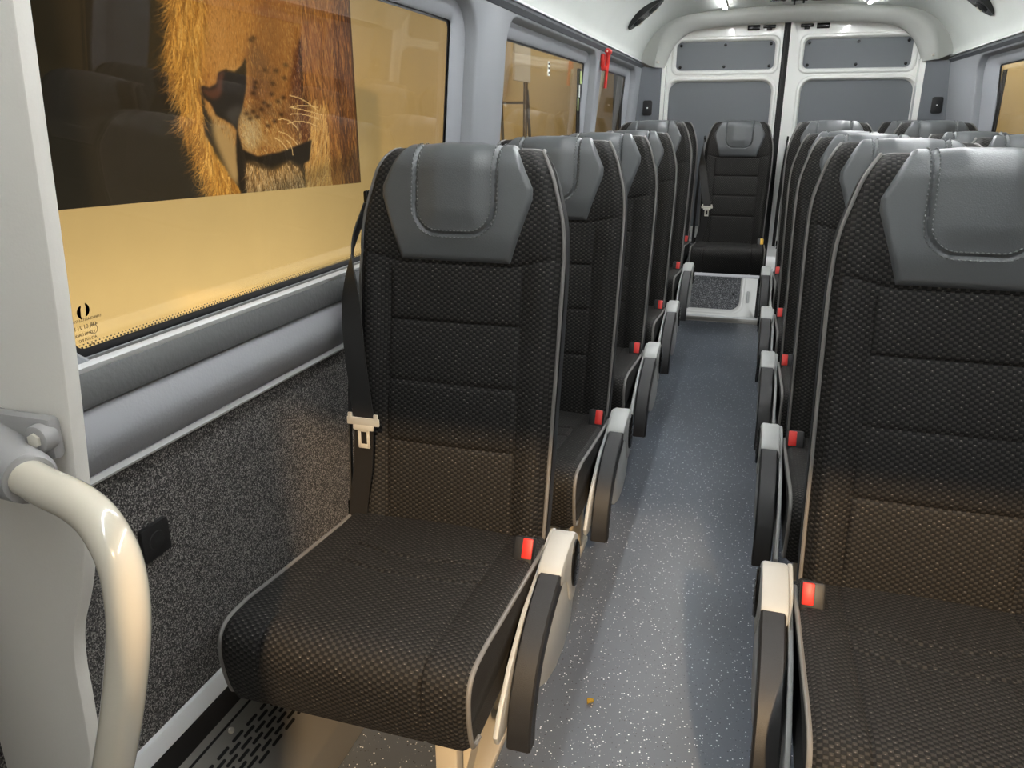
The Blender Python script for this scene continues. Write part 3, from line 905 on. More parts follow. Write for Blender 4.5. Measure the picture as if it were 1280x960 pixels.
# ------------------------------------------------------------------ rear doors
def leaf(x0, x1, name, hinge):
    bm = B(); y = 6.20
    cells = [(1.645, 2.06, 1.685, 1.875, .035), (.50, 1.645, .56, 1.605, .075), (-.16, .50, -.085, .44, .07)]
    if hinge < 0: ox = (x0 + .085, x1 - .052)
    else: ox = (x0 + .10, x1 - .085)
    if hinge < 0: oxs = [(x0 + .105, x1 - .048), (x0 + .065, x1 - .045), (x0 + .065, x1 - .125)]
    else: oxs = [(x0 + .105, x1 - .10), (x0 + .112, x1 - .06), (x0 + .15, x1 - .065)]
    for (z0, z1, a, b, r), (ox0, ox1) in zip(cells, oxs):
        R = lambda u0, u1, w0, w1, rr, dy: [(px, y + dy, pz) for px, pz in ring2(u0, u1, w0, w1, rr)]
        bridge(bm, [R(x0, x1, z0, z1, .0005, 0), R(ox0 - .034, ox1 + .034, a - .034, b + .034, r + .02, 0), R(ox0 - .026, ox1 + .026, a - .026, b + .026, r + .016, -.010),
                    R(ox0 - .014, ox1 + .014, a - .014, b + .014, r + .008, -.010), R(ox0 - .004, ox1 + .004, a - .004, b + .004, r, .004), R(ox0, ox1, a, b, r, .014), R(ox0, ox1, a, b, r, .03)])
    for xx in (x0, x1):
        vs = [bm.verts.new(q) for q in ((xx, y, -.16), (xx, y + .05, -.16), (xx, y + .05, 2.06), (xx, y, 2.06))]; bm.faces.new(vs)
    bmesh.ops.remove_doubles(bm, verts=bm.verts, dist=.0012)
    bmesh.ops.recalc_face_normals(bm, faces=bm.faces)
    d = struct(name, bm, DOORW, angle=45)
    for i, ((z0, z1, a, b, r), (ox0, ox1)) in enumerate(zip(cells, oxs)):
        bm = B(); box(bm, ((ox0 + ox1) / 2, y + .020, (a + b) / 2), (ox1 - ox0 + .01, .008, b - a + .01))
        pn = obj('panel' if i < 2 else 'felt_panel', bm, DOORG if i < 2 else FELT, d, smooth=False)
        if i == 2: 
            bm = B(); cyl(bm, ((ox1 - .05), y + .016, .04), ((ox1 - .05), y + .008, .04), .007, 12, .001); obj('screw', bm, BLKG, pn)
        if i == 0:
            for sx in (ox0 + .03, (ox0 + ox1) / 2, ox1 - .03):
                for sz in (a + .022, b - .022):
                    bm = B(); cyl(bm, (sx, y + .017, sz), (sx, y + .008, sz), .0105, 14, .002); obj('screw', bm, BLKG, pn)
    # latches at the top near the gap
    for k, (dx, w) in enumerate(((.10, .085), (.205, .09))):
        cx = x1 - dx if hinge < 0 else x0 + dx + .005
        bm = B()
        if k == 0:
            box(bm, (cx, y - .008, 1.962), (.085, .02, .022), .004); box(bm, (cx, y - .012, 1.945), (.036, .02, .018), .003)
            for q in (-.03, .03): cyl(bm, (cx + q, y - .018, 1.965), (cx + q, y - .024, 1.965), .007, 10, .001)
        else: box(bm, (cx, y - .004, 1.958), (.085, .014, .036), .005)
        obj('latch' if k == 0 else 'latch_opening', bm, BLKG, d)
    return d
leaf(-.74, .098, 'door_1', -1); leaf(.142, 1.04, 'door_2', 1)
bm = B(); box(bm, (.12, 6.235, .95), (.046, .03, 2.2)); box(bm, (.113, 6.205, .95), (.012, .02, 2.2), .004)
struct('trim_40', bm, RUB)
# striker plate on the lower door
bm = B(); box(bm, (.035, 6.185, .03), (.02, .03, .09), .004); obj('striker', bm, LGP, bpy.data.objects['door_1'])

# arch around the doors
outer = [(-.775, 1.70), (-.775, 1.75), (-.755, 1.85), (-.725, 1.93), (-.66, 1.995), (-.57, 2.035), (-.3, 2.06), (.125, 2.072), (.55, 2.06), (.83, 2.035), (.94, 1.99), (1.02, 1.93), (1.055, 1.85), (1.075, 1.78), (1.08, 1.72)]
inner = [(-.705, 1.70), (-.698, 1.73), (-.672, 1.80), (-.635, 1.86), (-.58, 1.91), (-.50, 1.945), (-.28, 1.965), (.125, 1.978), (.50, 1.968), (.74, 1.950), (.84, 1.92), (.915, 1.86), (.955, 1.80), (.98, 1.75), (.99, 1.71)]
bm = B()
O = smooth_path([(a, 0, b) for a, b in outer], 5); I = smooth_path([(a, 0, b) for a, b in inner], 5)
secs = []
for o, i in zip(O, I):
    secs.append([bm.verts.new(v) for v in (Vector((.13, 6.06, 1.3)) + (Vector((o.x, 0, o.z)) - Vector((.13, 0, 1.3))) * 1.16, Vector((o.x, 6.035, o.z)), o.lerp(i, .12) + Vector((0, 6.028, 0)), o.lerp(i, .5) + Vector((0, 6.045, 0)), o.lerp(i, .85) + Vector((0, 6.085, 0)), i + Vector((0, 6.11, 0)), i.lerp(o, .06) + Vector((0, 6.19, 0)))])
for a, b in zip(secs, secs[1:]):
    for k in range(6): bm.faces.new((a[k], b[k], b[k + 1], a[k + 1]))
bmesh.ops.recalc_face_normals(bm, faces=bm.faces)
ar = struct('trim_41', bm, ARCH, angle=60)
for sx, sz in ((-.745, 1.735), (1.04, 1.745)):
    bm = B(); cyl(bm, (sx, 6.034, sz), (sx, 6.026, sz), .009, 14, .002); obj('screw', bm, STEEL, ar)
# white rim between arch and leaf, body coloured
for i, sd in enumerate((-1, 1)):
    bm = B()
    if sd < 0: prism(bm, [(-.70, 6.12), (-.735, 6.105), (-.745, 6.19), (-.70, 6.20)], -.16, 1.72, axis='z')
    else: prism(bm, [(.985, 6.12), (1.02, 6.105), (1.03, 6.19), (.985, 6.20)], -.16, 1.73, axis='z')
    struct('trim_%d' % (42 + i), bm, DOORW)
    bm = B()
    if sd < 0: prism(bm, [(-.93, 6.02), (-.895, 6.045), (-.735, 6.07), (-.722, 6.085), (-.728, 6.12), (-.95, 6.14)], -.16, 1.705, axis='z')
    else: prism(bm, [(1.23, 6.02), (1.19, 6.045), (1.03, 6.07), (1.015, 6.085), (1.02, 6.12), (1.25, 6.14)], -.16, 1.715, axis='z')
    struct('wall_back_%s' % ('left' if sd < 0 else 'right'), bm, PILL, angle=60).name = 'trim_%d' % (44 + i)
bm = B(); box(bm, (XC, 6.30, 1.0), (2.5, .04, 2.5)); struct('wall_back', bm, DOORG, smooth=False)

# ------------------------------------------------------------------ ceiling fittings
for x, lab in ((-.30, 'long thin glowing light strip on the ceiling, left of the centre line'), (.60, 'long thin glowing light strip on the ceiling, right of the centre line')):
    t = empty('ceiling_light_strip', (x, 2.7, 2.06)); tag(t, lab, 'light', 'ceiling light strips')
    bm = B(); box(bm, (0, .07, .002), (.034, 6.3, .014), .003); obj('channel', bm, WHT, t)
    bm = B(); box(bm, (0, .07, -.008), (.022, 6.28, .008), .003); obj('diffuser', bm, LED, t)

def reading_light(loc, nrm, label):
    t = empty('reading_light', loc); tag(t, label, 'reading light')
    n = Vector(nrm).normalized(); q = n.to_track_quat('Z', 'Y'); t.rotation_mode = 'QUATERNION'
    yax = Vector((0, 1, 0)); xax = yax.cross(n).normalized()
    t.rotation_quaternion = Matrix((xax, yax, n)).transposed().to_quaternion()
    def oval(bm, a, b, z0, z1, bulge=0):
        r0 = [bm.verts.new((a * math.cos(2 * PI * k / 32), b * math.sin(2 * PI * k / 32), z0)) for k in range(32)]
        r1 = [bm.verts.new((a * .94 * math.cos(2 * PI * k / 32), b * .96 * math.sin(2 * PI * k / 32), z1)) for k in range(32)]
        for k in range(32): bm.faces.new((r0[k], r0[(k + 1) % 32], r1[(k + 1) % 32], r1[k]))
        c = bm.verts.new((0, 0, z1 + bulge))
        for k in range(32): bm.faces.new((r1[k], r1[(k + 1) % 32], c))
    bm = B(); oval(bm, .135, .088, -.02, .030, .004); obj('housing', bm, BLKG, t)
    for i, yy in enumerate((-.055, .055)):
        bm = B()
        prof_ = [(.036, .010), (.037, .016), (.031, .020), (.024, .016), (.008, .024), (.001, .025)]
        rr = [[bm.verts.new((yy + r * math.cos(2 * PI * k / 24), r * math.sin(2 * PI * k / 24), z + .02)) for k in range(24)] for r, z in prof_]
        for a, b in zip(rr, rr[1:]):
            for k in range(24): bm.faces.new((a[k], a[(k + 1) % 24], b[(k + 1) % 24], b[k]))
        obj('nozzle', bm, BLK, t)
        bm = B(); box(bm, (yy, 0, .046), (.036, .006, .008), .002); obj('vane', bm, STEEL, t)
    return t
reading_light((-.737, 5.12, 1.962), (.62, 0, -.78), 'black oval air outlet on the curved ceiling edge at upper left, above the red hammer')
reading_light((1.030, 5.0, 1.962), (-.62, 0, -.78), 'black oval air outlet on the curved ceiling edge at the upper right corner')
t = empty('ceiling_hook_unit', (.145, 5.62, 2.078)); tag(t, 'black twin-lens device hanging under the ceiling centre before the rear doors', 'ceiling device')
for dx in (-.11, .13):
    bm = B(); cyl(bm, (dx, 0, .0), (dx, 0, -.03), .05, 24, .006); obj('speaker_dome', bm, BLKG, t)
bm = B(); box(bm, (0.02, .1, -.012), (.10, .04, .014), .004); box(bm, (-.01, .09, -.028), (.012, .012, .03), .003); box(bm, (.045, .09, -.026), (.012, .012, .02), .003); obj('hook', bm, BLKG, t)

# red emergency hammer on the left wall
hx = wx(1.70, -1)
t = empty('emergency_hammer', (hx, 4.50, 1.675)); tag(t, 'red emergency hammer in a red holder high on the left wall pillar', 'hammer')
bm = B(); box(bm, (.012, 0, -.035), (.024, .075, .085), .006); box(bm, (.022, 0, -.085), (.04, .06, .03), .006); obj('holder', bm, RED, t)
bm = B(); tube(bm, smooth_path([(.045, -.0, .03), (.042, 0, -.05), (.036, 0, -.12), (.032, 0, -.18), (.03, 0, -.21)], 4), [.014] * 4 + [.012] * 4 + [.010] * 4 + [.011] * 4 + [.013], 12); obj('handle', bm, RED, t)
bm = B(); cyl(bm, (.045, -.045, .022), (.045, .045, .022), .019, 16, .005); obj('hammer_head', bm, RED, t)
bm = B(); cyl(bm, (.045, -.060, .022), (.045, -.044, .022), .006, 10, .003); obj('steel_tip', bm, STEEL, t)
t.scale = (.8, .8, .8)

# ------------------------------------------------------------------ partition and handrail at the left front
bm = B()
edge = [(-.648, 1.50), (-.660, 1.333), (-.668, 1.21), (-.678, 1.087), (-.693, .945), (-.697, .90), (-.703, .86), (-.722, .80), (-.745, .745), (-.755, .69), (-.757, .64), (-.762, .56), (-.770, .50), (-.775, .3), (-.775, .004)]
edge = [(p.x, p.z) for p in smooth_path([(a, 0, b) for a, b in edge], 4)]
poly = [(-.925, .004), (-.925, .9), (-.905, 1.2), (-.862, 1.70), (-.80, 1.88), (-.66, 1.99), (-.63, 1.99)] + edge
prism(bm, poly[::-1], .60, .62, axis='y', bev=.003)
t = obj('partition_board', bm, PART, angle=30); tag(t, 'tall off-white partition board with curved lower edge at the left frame side', 'partition')

t = empty('handrail', (-.70, .55, 0)); tag(t, 'cream lacquered tubular handrail bending down from a grey flange on the partition', 'handrail')
path = smooth_path([(-.745, .560, .988), (-.70, .548, .988), (-.655, .535, .986), (-.612, .526, .982), (-.578, .518, .968), (-.552, .508, .938), (-.543, .500, .898), (-.546, .494, .85), (-.562, .485, .77), (-.587, .476, .68), (-.62, .462, .56), (-.66, .445, .40), (-.70, .430, .22), (-.725, .42, .005)], 6)
bm = B(); tube(bm, path, .0205, 24)
r_ = obj('tube', bm, CREAM, t)
bm = B(); tube(bm, [(-.80, .598, .988), (-.78, .590, .988), (-.76, .570, .988), (-.725, .556, .988), (-.690, .546, .988), (-.688, .545, .988)], [.052, .050, .040, .032, .0275, .024], 26)
f1 = obj('flange', bm, FLG, t)
bm = B(); box(bm, (-.735, .590, 1.015), (.085, .018, .05), .008); cyl(bm, (-.705, .59, 1.018), (-.705, .572, 1.018), .016, 18, .003)
f2 = obj('flange_plate', bm, FLG, t)
bm = B(); cyl(bm, (-.705, .574, 1.018), (-.705, .569, 1.018), .0085, 6, .001); f3 = obj('screw', bm, STEEL, t)
for o in t.children: o.location = (.70, -.55, 0)

# small dry leaf on the aisle floor
bm = B()
V = grid(bm, lambda a, b: Vector((.009 * math.sin(PI * b) * (2 * a - 1), .022 * (b - .5) , .002 + .004 * abs(2 * a - 1) + .003 * math.sin(3 * b))), 5, 9)
bmesh.ops.solidify(bm, geom=bm.faces[:], thickness=.0006)
lf = obj('fallen_leaf', bm, mat('dry_leaf', (190, 160, 60), .7)); lf.location = (-.261, 1.504, .001); lf.rotation_euler = (0, 0, -.6)
tag(lf, 'tiny dry yellow leaf lying on the grey speckled aisle floor', 'leaf')

# ------------------------------------------------------------------ outside the windows
bm = B(); box(bm, (-2.55, 8, 1.2), (.1, 26, 4.4)); struct('wall_outside_left', bm, BEIGE, smooth=False)
bm = B(); box(bm, (3.0, 8, 1.2), (.1, 26, 4.4)); struct('wall_outside_right', bm, BEIGE, smooth=False)
bm = B(); box(bm, (.2, 8, -1.0), (6, 26, .1)); struct('trim_50', bm, OUTF, smooth=False)

# ladder seen through the second window
t = empty('step_ladder', (-1.75, 5.85, -.95)); tag(t, 'grey metal step ladder seen through the second left window', 'ladder')
LD = mat('ladder_grey', (92, 88, 80), .4, metal=.4)
for k, (x0, y0, x1, y1) in enumerate(((-.15, -.35, -.10, -.12), (.15, -.35, .10, -.12))):
    bm = B(); tube(bm, [(x0, y0, 0), (x1, y1, 2.55)], .016, 8); obj('rail', bm, LD, t)
for k in range(9):
    z = .25 + k * .27; q = z / 2.55
    bm = B(); box(bm, (0, -.35 + .23 * q, z), (.28 - .09 * q, .05, .018), .004); obj('rung', bm, LD, t)
for sx in (-1, 1):
    bm = B(); tube(bm, [(sx * .15, .35, 0), (sx * .10, -.08, 2.5)], .012, 8); obj('rear_leg', bm, LD, t)
bm = B(); tube(bm, [(.15, -.18, 1.95), (.15, .12, 1.55)], .008, 6); obj('stay', bm, LD, t)
bm = B(); box(bm, (-2.3, 7.85, 2.25), (.03, .55, 1.1), .01); tag(obj('hanging_sheet', bm, mat('white_sheet', (250, 244, 232), .7, var=.03)), 'white sheet hanging outside behind the ladder, through the second left window', 'sheet')

# ------------------------------------------------------------------ lion picture board outside the first window
def paint_lion():
    sc = 400; W_, H_ = int(1.275 * sc), int(.96 * sc); ub, vb = -.03, 1.09
    yy, xx = np.mgrid[0:H_, 0:W_]; U = xx / sc + ub; V = yy / sc + vb
    img = np.zeros((H_, W_, 3)); rng = np.random.default_rng(5)
    img[:] = (34, 29, 20)
    img += (np.clip((U - .2) * 12, -3, 6))[..., None]
    def inside(poly):
        m = np.zeros(U.shape, bool); n = len(poly)
        for i in range(n):
            x1, y1 = poly[i]; x2, y2 = poly[(i + 1) % n]
            c = ((y1 > V) != (y2 > V))
            with np.errstate(divide='ignore', invalid='ignore'): xi = (x2 - x1) * (V - y1) / (y2 - y1) + x1
            m ^= c & (U < xi)
        return m
    def cr(poly, k=5):
        P = poly[-2:] + poly + poly[:2]; out = []
        for i in range(1, len(P) - 3 + 0):
            p0, p1, p2, p3 = [np.array(q) for q in P[i - 1:i + 3]]
            for j in range(k):
                t = j / k; out.append(tuple(.5 * (2 * p1 + (p2 - p0) * t + (2 * p0 - 5 * p1 + 4 * p2 - p3) * t * t + (3 * p1 - p0 - 3 * p2 + p3) * t ** 3)))
        return out
    def blur(m, r):
        a = m.astype(float)
        for _ in range(2):
            k = 2 * r + 1
            for ax in (0, 1):
                c = np.cumsum(np.pad(a, [(k, 0) if q == ax else (0, 0) for q in range(2)], mode='edge'), axis=ax)
                a = (np.take(c, range(k, c.shape[ax]), axis=ax) - np.take(c, range(0, c.shape[ax] - k), axis=ax)) / k
                a = np.roll(a, -r, axis=ax)
        return a
    def fill(poly, col, soft=1, sm=True):
        m = inside(cr(poly) if sm else poly); m = blur(m, soft) if soft else m.astype(float)
        img[:] = img * (1 - m[..., None]) + np.array(col) * m[..., None]; return m
    def strokes(n, region, length, width, cols, ang, curl=0, alpha=.7, taper=True):
        ys, xs = np.nonzero(region)
        if len(ys) == 0: return
        idx = rng.integers(0, len(ys), n)
        for q in idx:
            x = xs[q]; y = ys[q]; a = ang(U[ys[q], xs[q]], V[ys[q], xs[q]]) + rng.normal(0, .13); L_ = length * rng.uniform(.5, 1.4) * sc
            c = np.array(cols[rng.integers(len(cols))]) * rng.uniform(.75, 1.15); cu = rng.normal(0, curl)
            st = int(L_ / .8) + 2
            t = np.linspace(0, 1, st); aa = a + cu * t
            px = x + np.cumsum(np.cos(aa)) * .8; py = y + np.cumsum(np.sin(aa)) * .8
            ix = np.clip(px.astype(int), 0, W_ - 1); iy = np.clip(py.astype(int), 0, H_ - 1)
            al = alpha * (1 - t * (.8 if taper else 0))
            ok = (px >= 0) & (px < W_) & (py >= 0) & (py < H_); ix = ix[ok]; iy = iy[ok]; al = al[ok]
            img[iy, ix] = img[iy, ix] * (1 - al[:, None]) + c * al[:, None]
            if width > 1:
                ix2 = np.clip(ix + 1, 0, W_ - 1); img[iy, ix2] = img[iy, ix2] * (1 - al[:, None] * .6) + c * al[:, None] * .6
    mane_l = [(0.452, 2.10), (0.452, 1.9), (0.452, 1.706), (0.439, 1.648), (0.415, 1.571), (0.417, 1.488), (0.443, 1.43), (0.435, 1.336), (0.469, 1.295), (0.479, 1.225), (0.499, 1.147), (0.525, 1.07), (0.64, 1.07), (0.594, 1.147), (0.535, 1.237), (0.503, 1.308), (0.507, 1.445), (0.522, 1.546), (0.562, 1.647), (0.60, 2.1)]
    ml = fill(mane_l, (196, 146, 62), 2, False)
    mr_ = fill([(0.987, 2.1), (0.974, 1.612), (0.969, 1.475), (0.998, 1.399), (0.973, 1.272), (0.942, 1.192), (0.942, 1.05), (1.26, 1.05), (1.26, 2.1)], (164, 112, 52), 2, False)
    body = fill([(.55, 2.1), (0.559, 1.68), (0.529, 1.579), (0.508, 1.445), (.53, 1.36), (.58, 1.30), (.70, 1.20), (.95, 1.2), (.99, 1.4), (.985, 1.7), (1.0, 2.1)], (186, 132, 66), 2, False)
    # right-hand side of the bridge in browner light
    fill([(0.74, 2.1), (0.771, 1.694), (0.751, 1.616), (0.71, 1.551), (0.707, 1.494), (0.683, 1.422), (0.645, 1.35), (0.637, 1.307), (0.653, 1.241), (0.716, 1.205), (0.786, 1.208), (0.84, 1.23), (0.897, 1.273), (0.926, 1.336), (0.905, 1.428), (0.9, 1.473), (0.919, 1.549), (0.969, 1.611), (0.967, 2.1)], (160, 108, 52), 6, False)
    fill([(.72, 1.56), (.75, 1.60), (.80, 1.56), (.84, 1.48), (.80, 1.43), (.73, 1.44)], (118, 84, 58), 8)
    fill([(0.919, 1.549), (0.974, 1.612), (0.970, 1.475), (0.99, 1.399), (0.984, 1.272), (0.916, 1.253), (0.883, 1.336), (0.893, 1.42)], (94, 54, 34), 4)
    fill([(.958, 1.60), (.976, 1.61), (.99, 1.43), (.972, 1.38), (.955, 1.44)], (40, 20, 12), 2)
    fill([(0.529, 1.398), (0.553, 1.357), (0.61, 1.322), (0.631, 1.278), (0.637, 1.204), (0.62, 1.125), (0.593, 1.14), (0.566, 1.207), (0.541, 1.28), (0.540, 1.35)], (176, 148, 100), 4)
    fill([(.655, 1.36), (.70, 1.37), (.74, 1.33), (.73, 1.25), (.68, 1.235), (.655, 1.26)], (182, 164, 124), 6)
    inner_mask = body > .5
    strokes(5200, inner_mask & (V > 1.22), .012, 1, [(214, 162, 88), (150, 98, 44), (128, 82, 38), (226, 184, 120)], lambda u, v: -PI / 2 + (u - .74) * 1.6, .1, .5)
    strokes(1400, inner_mask & (V < 1.42) & (V > 1.2) & (U > .65) & (U < .93), .018, 1, [(210, 170, 100), (120, 76, 34), (228, 205, 150)], lambda u, v: -.9 - (u - .65) * 1.4, .3, .6)
    for (u, v, ru, rv, c_, a_) in [(.60, 1.60, .05, .12, (206, 156, 92), .5), (.66, 1.48, .05, .04, (212, 176, 118), .6), (.83, 1.62, .05, .14, (128, 84, 44), .55), (.80, 1.45, .09, .05, (134, 92, 50), .5),
                                   (.78, 1.37, .10, .022, (92, 60, 32), .5), (.74, 1.42, .02, .05, (96, 64, 38), .6), (.87, 1.34, .03, .05, (104, 62, 34), .5), (.70, 1.30, .04, .04, (206, 184, 140), .6), (.80, 1.27, .06, .025, (190, 152, 94), .5)]:
        m = np.exp(-(((U - u) / ru) ** 2 + ((V - v) / rv) ** 2))[..., None] * a_ * body[..., None]; img[:] = img * (1 - m) + np.array(c_) * m
    strokes(3000, inner_mask & (V > 1.22), .010, 1, [(220, 172, 100), (120, 78, 38), (150, 100, 50)], lambda u, v: -PI / 2 + (u - .74) * 1.8, .1, .4)
    # manes
    LM = (ml > .3)
    strokes(2600, LM, .075, 2, [(226, 172, 84), (170, 116, 44), (242, 196, 110), (140, 94, 36), (205, 150, 66)], lambda u, v: -PI / 2 - .12 + (u - .5) * 2.2, .5, .75)
    ys, xs = np.nonzero(LM & (np.roll(LM, 6, axis=1) == False) & (U < .60))
    edge_m = np.zeros(LM.shape, bool); edge_m[ys, xs] = True
    strokes(620, edge_m, .07, 1, [(214, 164, 84), (176, 126, 56), (140, 98, 40)], lambda u, v: -PI / 2 - .55, .9, .85)
    RM = (mr_ > .3)
    strokes(3600, RM, .12, 2, [(196, 138, 66), (140, 88, 38), (216, 164, 92), (104, 62, 28), (170, 116, 54)], lambda u, v: -PI / 2 + (.12 if u < 1.1 else -.05), .35, .6)
    strokes(500, RM & (U > 1.13), .10, 2, [(84, 48, 28), (66, 38, 24)], lambda u, v: -PI / 2, .3, .5)
    strokes(500, RM & (U < 1.08) & (V < 1.42), .08, 1, [(232, 184, 104), (240, 200, 130)], lambda u, v: -PI / 2 - .25, .4, .7)
    # dark mouth and nose
    fill([(0.640, 1.314), (0.655, 1.241), (0.716, 1.215), (0.829, 1.228), (0.916, 1.250), (0.984, 1.268), (0.964, 1.191), (0.918, 1.177), (0.866, 1.195), (0.78, 1.175), (0.704, 1.196), (0.667, 1.203), (0.656, 1.159), (0.642, 1.06), (0.622, 1.13), (0.624, 1.205), (0.631, 1.271)], (30, 24, 18), 1, False)
    ch = fill([(0.662, 1.2), (0.712, 1.184), (0.779, 1.165), (0.855, 1.190), (0.917, 1.169), (0.931, 1.05), (0.652, 1.05)], (120, 92, 54), 3, False)
    strokes(900, ch > .5, .035, 1, [(236, 208, 158), (190, 150, 92), (90, 64, 34), (222, 190, 140)], lambda u, v: -PI / 2 + (u - .76) * 2.4, .6, .75)
    fill([(0.513, 1.445), (0.524, 1.449), (0.548, 1.443), (0.578, 1.458), (0.59, 1.493), (0.618, 1.504), (0.657, 1.499), (0.690, 1.52), (0.709, 1.549), (0.706, 1.50), (0.699, 1.451), (0.679, 1.394), (0.650, 1.347), (0.640, 1.30), (0.625, 1.325), (0.561, 1.355), (0.545, 1.392), (0.518, 1.412)], (34, 29, 25), 1, False)
    fill([(0.520, 1.440), (0.548, 1.437), (0.578, 1.450), (0.590, 1.486), (0.614, 1.496), (0.603, 1.469), (0.592, 1.425), (0.56, 1.407), (0.528, 1.420)], (92, 58, 42), 2)
    fill([(.60, 1.36), (.64, 1.385), (.672, 1.385), (.65, 1.345), (.636, 1.32)], (62, 60, 58), 3)
    # dark whisker spots
    for (u, v) in [(.818, 1.466), (.876, 1.487), (.887, 1.532), (.688, 1.361), (.718, 1.369), (.757, 1.377), (.788, 1.39), (.835, 1.405), (.862, 1.419), (.726, 1.431), (.74, 1.467), (.779, 1.321), (.811, 1.336), (.845, 1.359), (.70, 1.345), (.735, 1.352), (.74, 1.605), (.752, 1.613), (.79, 1.51), (.84, 1.51), (.77, 1.40), (.81, 1.43), (.735, 1.45)]:
        d = np.hypot((U - u) / 1.5, (V - v)) / .0075; m = np.exp(-d * d)[..., None] * .75; img[:] = img * (1 - m) + np.array((48, 30, 18)) * m
    # whiskers
    for (a, b, c) in [((.894, 1.428), (.957, 1.425), (1.03, 1.375)), ((.889, 1.386), (.955, 1.402), (1.03, 1.388)), ((.872, 1.328), (.937, 1.350), (1.02, 1.318)), ((.828, 1.343), (.885, 1.355), (.922, 1.304)), ((.827, 1.301), (.878, 1.292), (.911, 1.253)), ((.899, 1.386), (.974, 1.376), (1.045, 1.362)), ((.89, 1.362), (.95, 1.37), (1.03, 1.345)), ((.80, 1.28), (.84, 1.27), (.86, 1.235)), ((.86, 1.27), (.885, 1.255), (.885, 1.215))]:
        t = np.linspace(0, 1, 120)[:, None]; p = (1 - t) ** 2 * np.array(a) + 2 * t * (1 - t) * np.array(b) + t * t * np.array(c)
        ix = ((p[:, 0] - ub) * sc).astype(int); iy = ((p[:, 1] - vb) * sc).astype(int); ok = (ix < W_) & (iy < H_)
        img[iy[ok], ix[ok]] = (246, 214, 150)
    img[(U > 1.228)] *= .75
    img[..., 1] *= 1.06; img[..., 2] *= 1.18
    return np.clip(img, 0, 255), W_, H_, ub, vb, sc
img, W_, H_, ub, vb, sc_ = paint_lion()
Ap = np.array([-1.94, 1.83, 0.]); Bp = np.array([-1.59, 3.03, 0.]); e = (Bp - Ap) / np.linalg.norm(Bp - Ap)
t = empty('lion_picture', (-1.765, 2.43, 1.09)); tag(t, 'large picture board of a lion muzzle standing outside the first left window', 'picture')
jj, ii = np.mgrid[0:H_, 0:W_]
co = Ap[None, None] + e[None, None] * (ii / sc_ + ub)[..., None]; co[..., 2] = jj / sc_ + vb
co = co - np.array([-1.765, 2.43, 1.09])
me = bpy.data.meshes.new('lion_print'); nV = W_ * H_
me.vertices.add(nV); me.vertices.foreach_set('co', co.reshape(-1).astype(np.float32))
a = (jj[:-1, :-1] * W_ + ii[:-1, :-1]).reshape(-1); F = np.stack([a, a + 1, a + W_ + 1, a + W_], 1)
me.loops.add(F.size); me.loops.foreach_set('vertex_index', F.reshape(-1).astype(np.int32))
me.polygons.add(len(F)); me.polygons.foreach_set('loop_start', (np.arange(len(F)) * 4).astype(np.int32))
me.update(calc_edges=True)
ca = me.color_attributes.new('paint', 'FLOAT_COLOR', 'POINT')
c = img.reshape(-1, 3) / 255.; c = np.where(c <= .04045, c / 12.92, ((c + .055) / 1.055) ** 2.4)
ca.data.foreach_set('color', np.concatenate([c, np.ones((nV, 1))], 1).reshape(-1).astype(np.float32))
m, nt, b = newmat('lion_print'); at = nt.nodes.new('ShaderNodeAttribute'); at.attribute_name = 'paint'
nt.links.new(at.outputs['Color'], b.inputs['Base Color']); b.inputs['Roughness'].default_value = .6
me.materials.append(m)
po = bpy.data.objects.new('print', me); COL.objects.link(po); po.parent = t
bm = B(); n_ = Vector((e[1], -e[0], 0)); c0 = Vector(Ap) + Vector(e) * (ub + W_ / sc_ / 2)
R = Matrix.Rotation(math.atan2(e[1], e[0]), 4, 'Z')
box(bm, Vector((c0.x, c0.y, vb + H_ / sc_ / 2)) - n_ * .012 - Vector((-1.765, 2.43, 1.09)), (W_ / sc_, .02, H_ / sc_), 0, R)
obj('backing_board', bm, mat('board_edge', (60, 50, 38), .7), t, smooth=False)

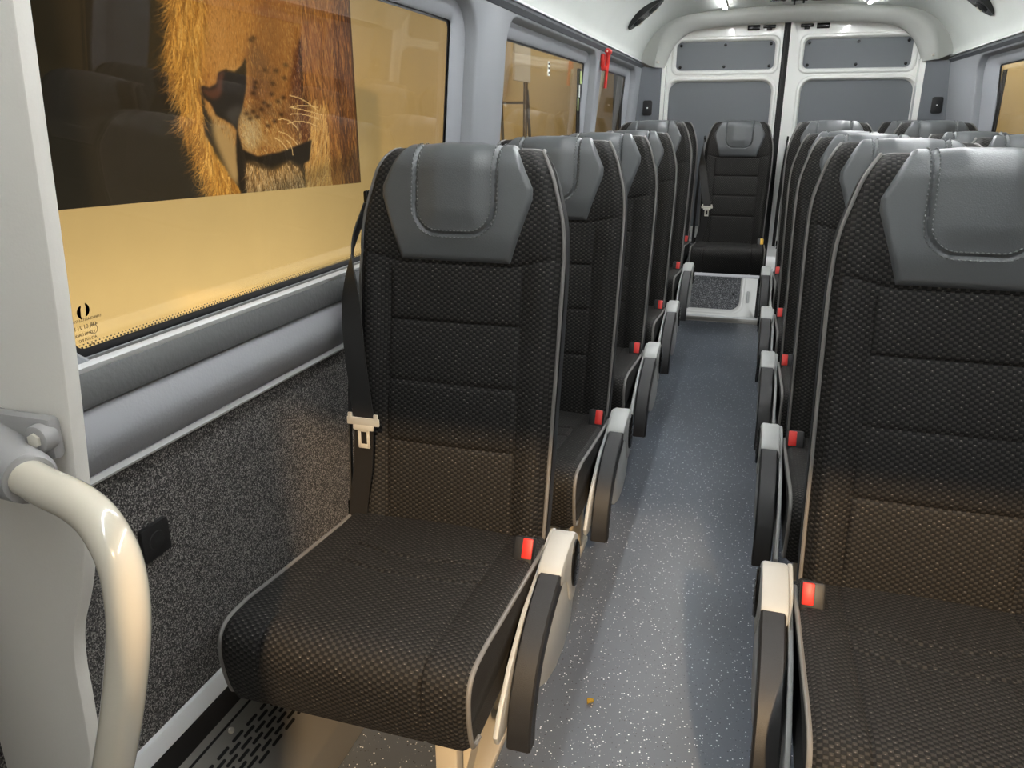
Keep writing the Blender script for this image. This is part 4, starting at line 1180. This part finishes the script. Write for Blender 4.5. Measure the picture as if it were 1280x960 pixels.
# ------------------------------------------------------------------ lights
def area(name, loc, size, power, col, target, sy=None):
    l = bpy.data.lights.new(name, 'AREA'); l.energy = power; l.color = col; l.size = size
    if sy: l.shape = 'RECTANGLE'; l.size = sy; l.size_y = size
    o = bpy.data.objects.new(name, l); COL.objects.link(o); o.location = loc
    o.rotation_euler = (Vector(target) - Vector(loc)).to_track_quat('-Z', 'Y').to_euler(); return o
# warm hall lamp in front of the open cab, shining in under the roof edge
l = bpy.data.lights.new('hall_lamp', 'SPOT'); l.energy = 1800; l.color = (1, .69, .38); l.shadow_soft_size = .06; l.spot_size = math.radians(50); l.spot_blend = .3
o = bpy.data.objects.new('hall_lamp', l); COL.objects.link(o); o.location = (1.25, -3.4, 3.78); o.rotation_euler = (Vector((-.1, 1.5, .5)) - o.location).to_track_quat('-Z', 'Y').to_euler()
# unseen lamps for the hall walls on either side of the van
area('low_fill_left', (-1.25, 2.2, -.35), .3, 74, (1, .91, .76), (-2.5, 2.2, .9), 5.0)  # added low fill, placed so the picture board leaves no shadow on the wall
area('hall_light_left_rear', (-1.5, 9.5, 3.0), .5, 60, (1, .94, .84), (-2.5, 9.0, 1.2), 8.0)
area('hall_light_right', (2.0, 11, 3.0), .5, 120, (1, .93, .80), (2.95, 11, 1.2), 8.0)
area('rear_fill_light', (.1, 5.62, .27), .12, 3.5, (.97, .98, 1), (.1, 6.2, -.02), 1.4)  # added fill without a fixture, brightens the felt panels and white door frame

w = bpy.data.worlds.new('World'); S.world = w; w.use_nodes = True
w.node_tree.nodes['Background'].inputs[0].default_value = (.85, .87, .9, 1); w.node_tree.nodes['Background'].inputs[1].default_value = .4

# ------------------------------------------------------------------ camera
psi = math.radians(17.01); phi = math.radians(18.94)
d = Vector((-math.sin(psi), math.cos(psi), 0)) * math.cos(phi) + Vector((0, 0, -math.sin(phi)))
cam = bpy.data.cameras.new('camera'); cam.lens = 961 / 1280 * 36; cam.sensor_width = 36; cam.clip_start = .02
co_ = bpy.data.objects.new('camera', cam); COL.objects.link(co_); co_.location = (0, 0, 1.34)
co_.rotation_euler = d.to_track_quat('-Z', 'Y').to_euler()
S.camera = co_
S.view_settings.view_transform = 'Standard'; S.view_settings.look = 'None'; S.view_settings.gamma = 1
S.view_settings.exposure = .15; S.view_settings.use_curve_mapping = False
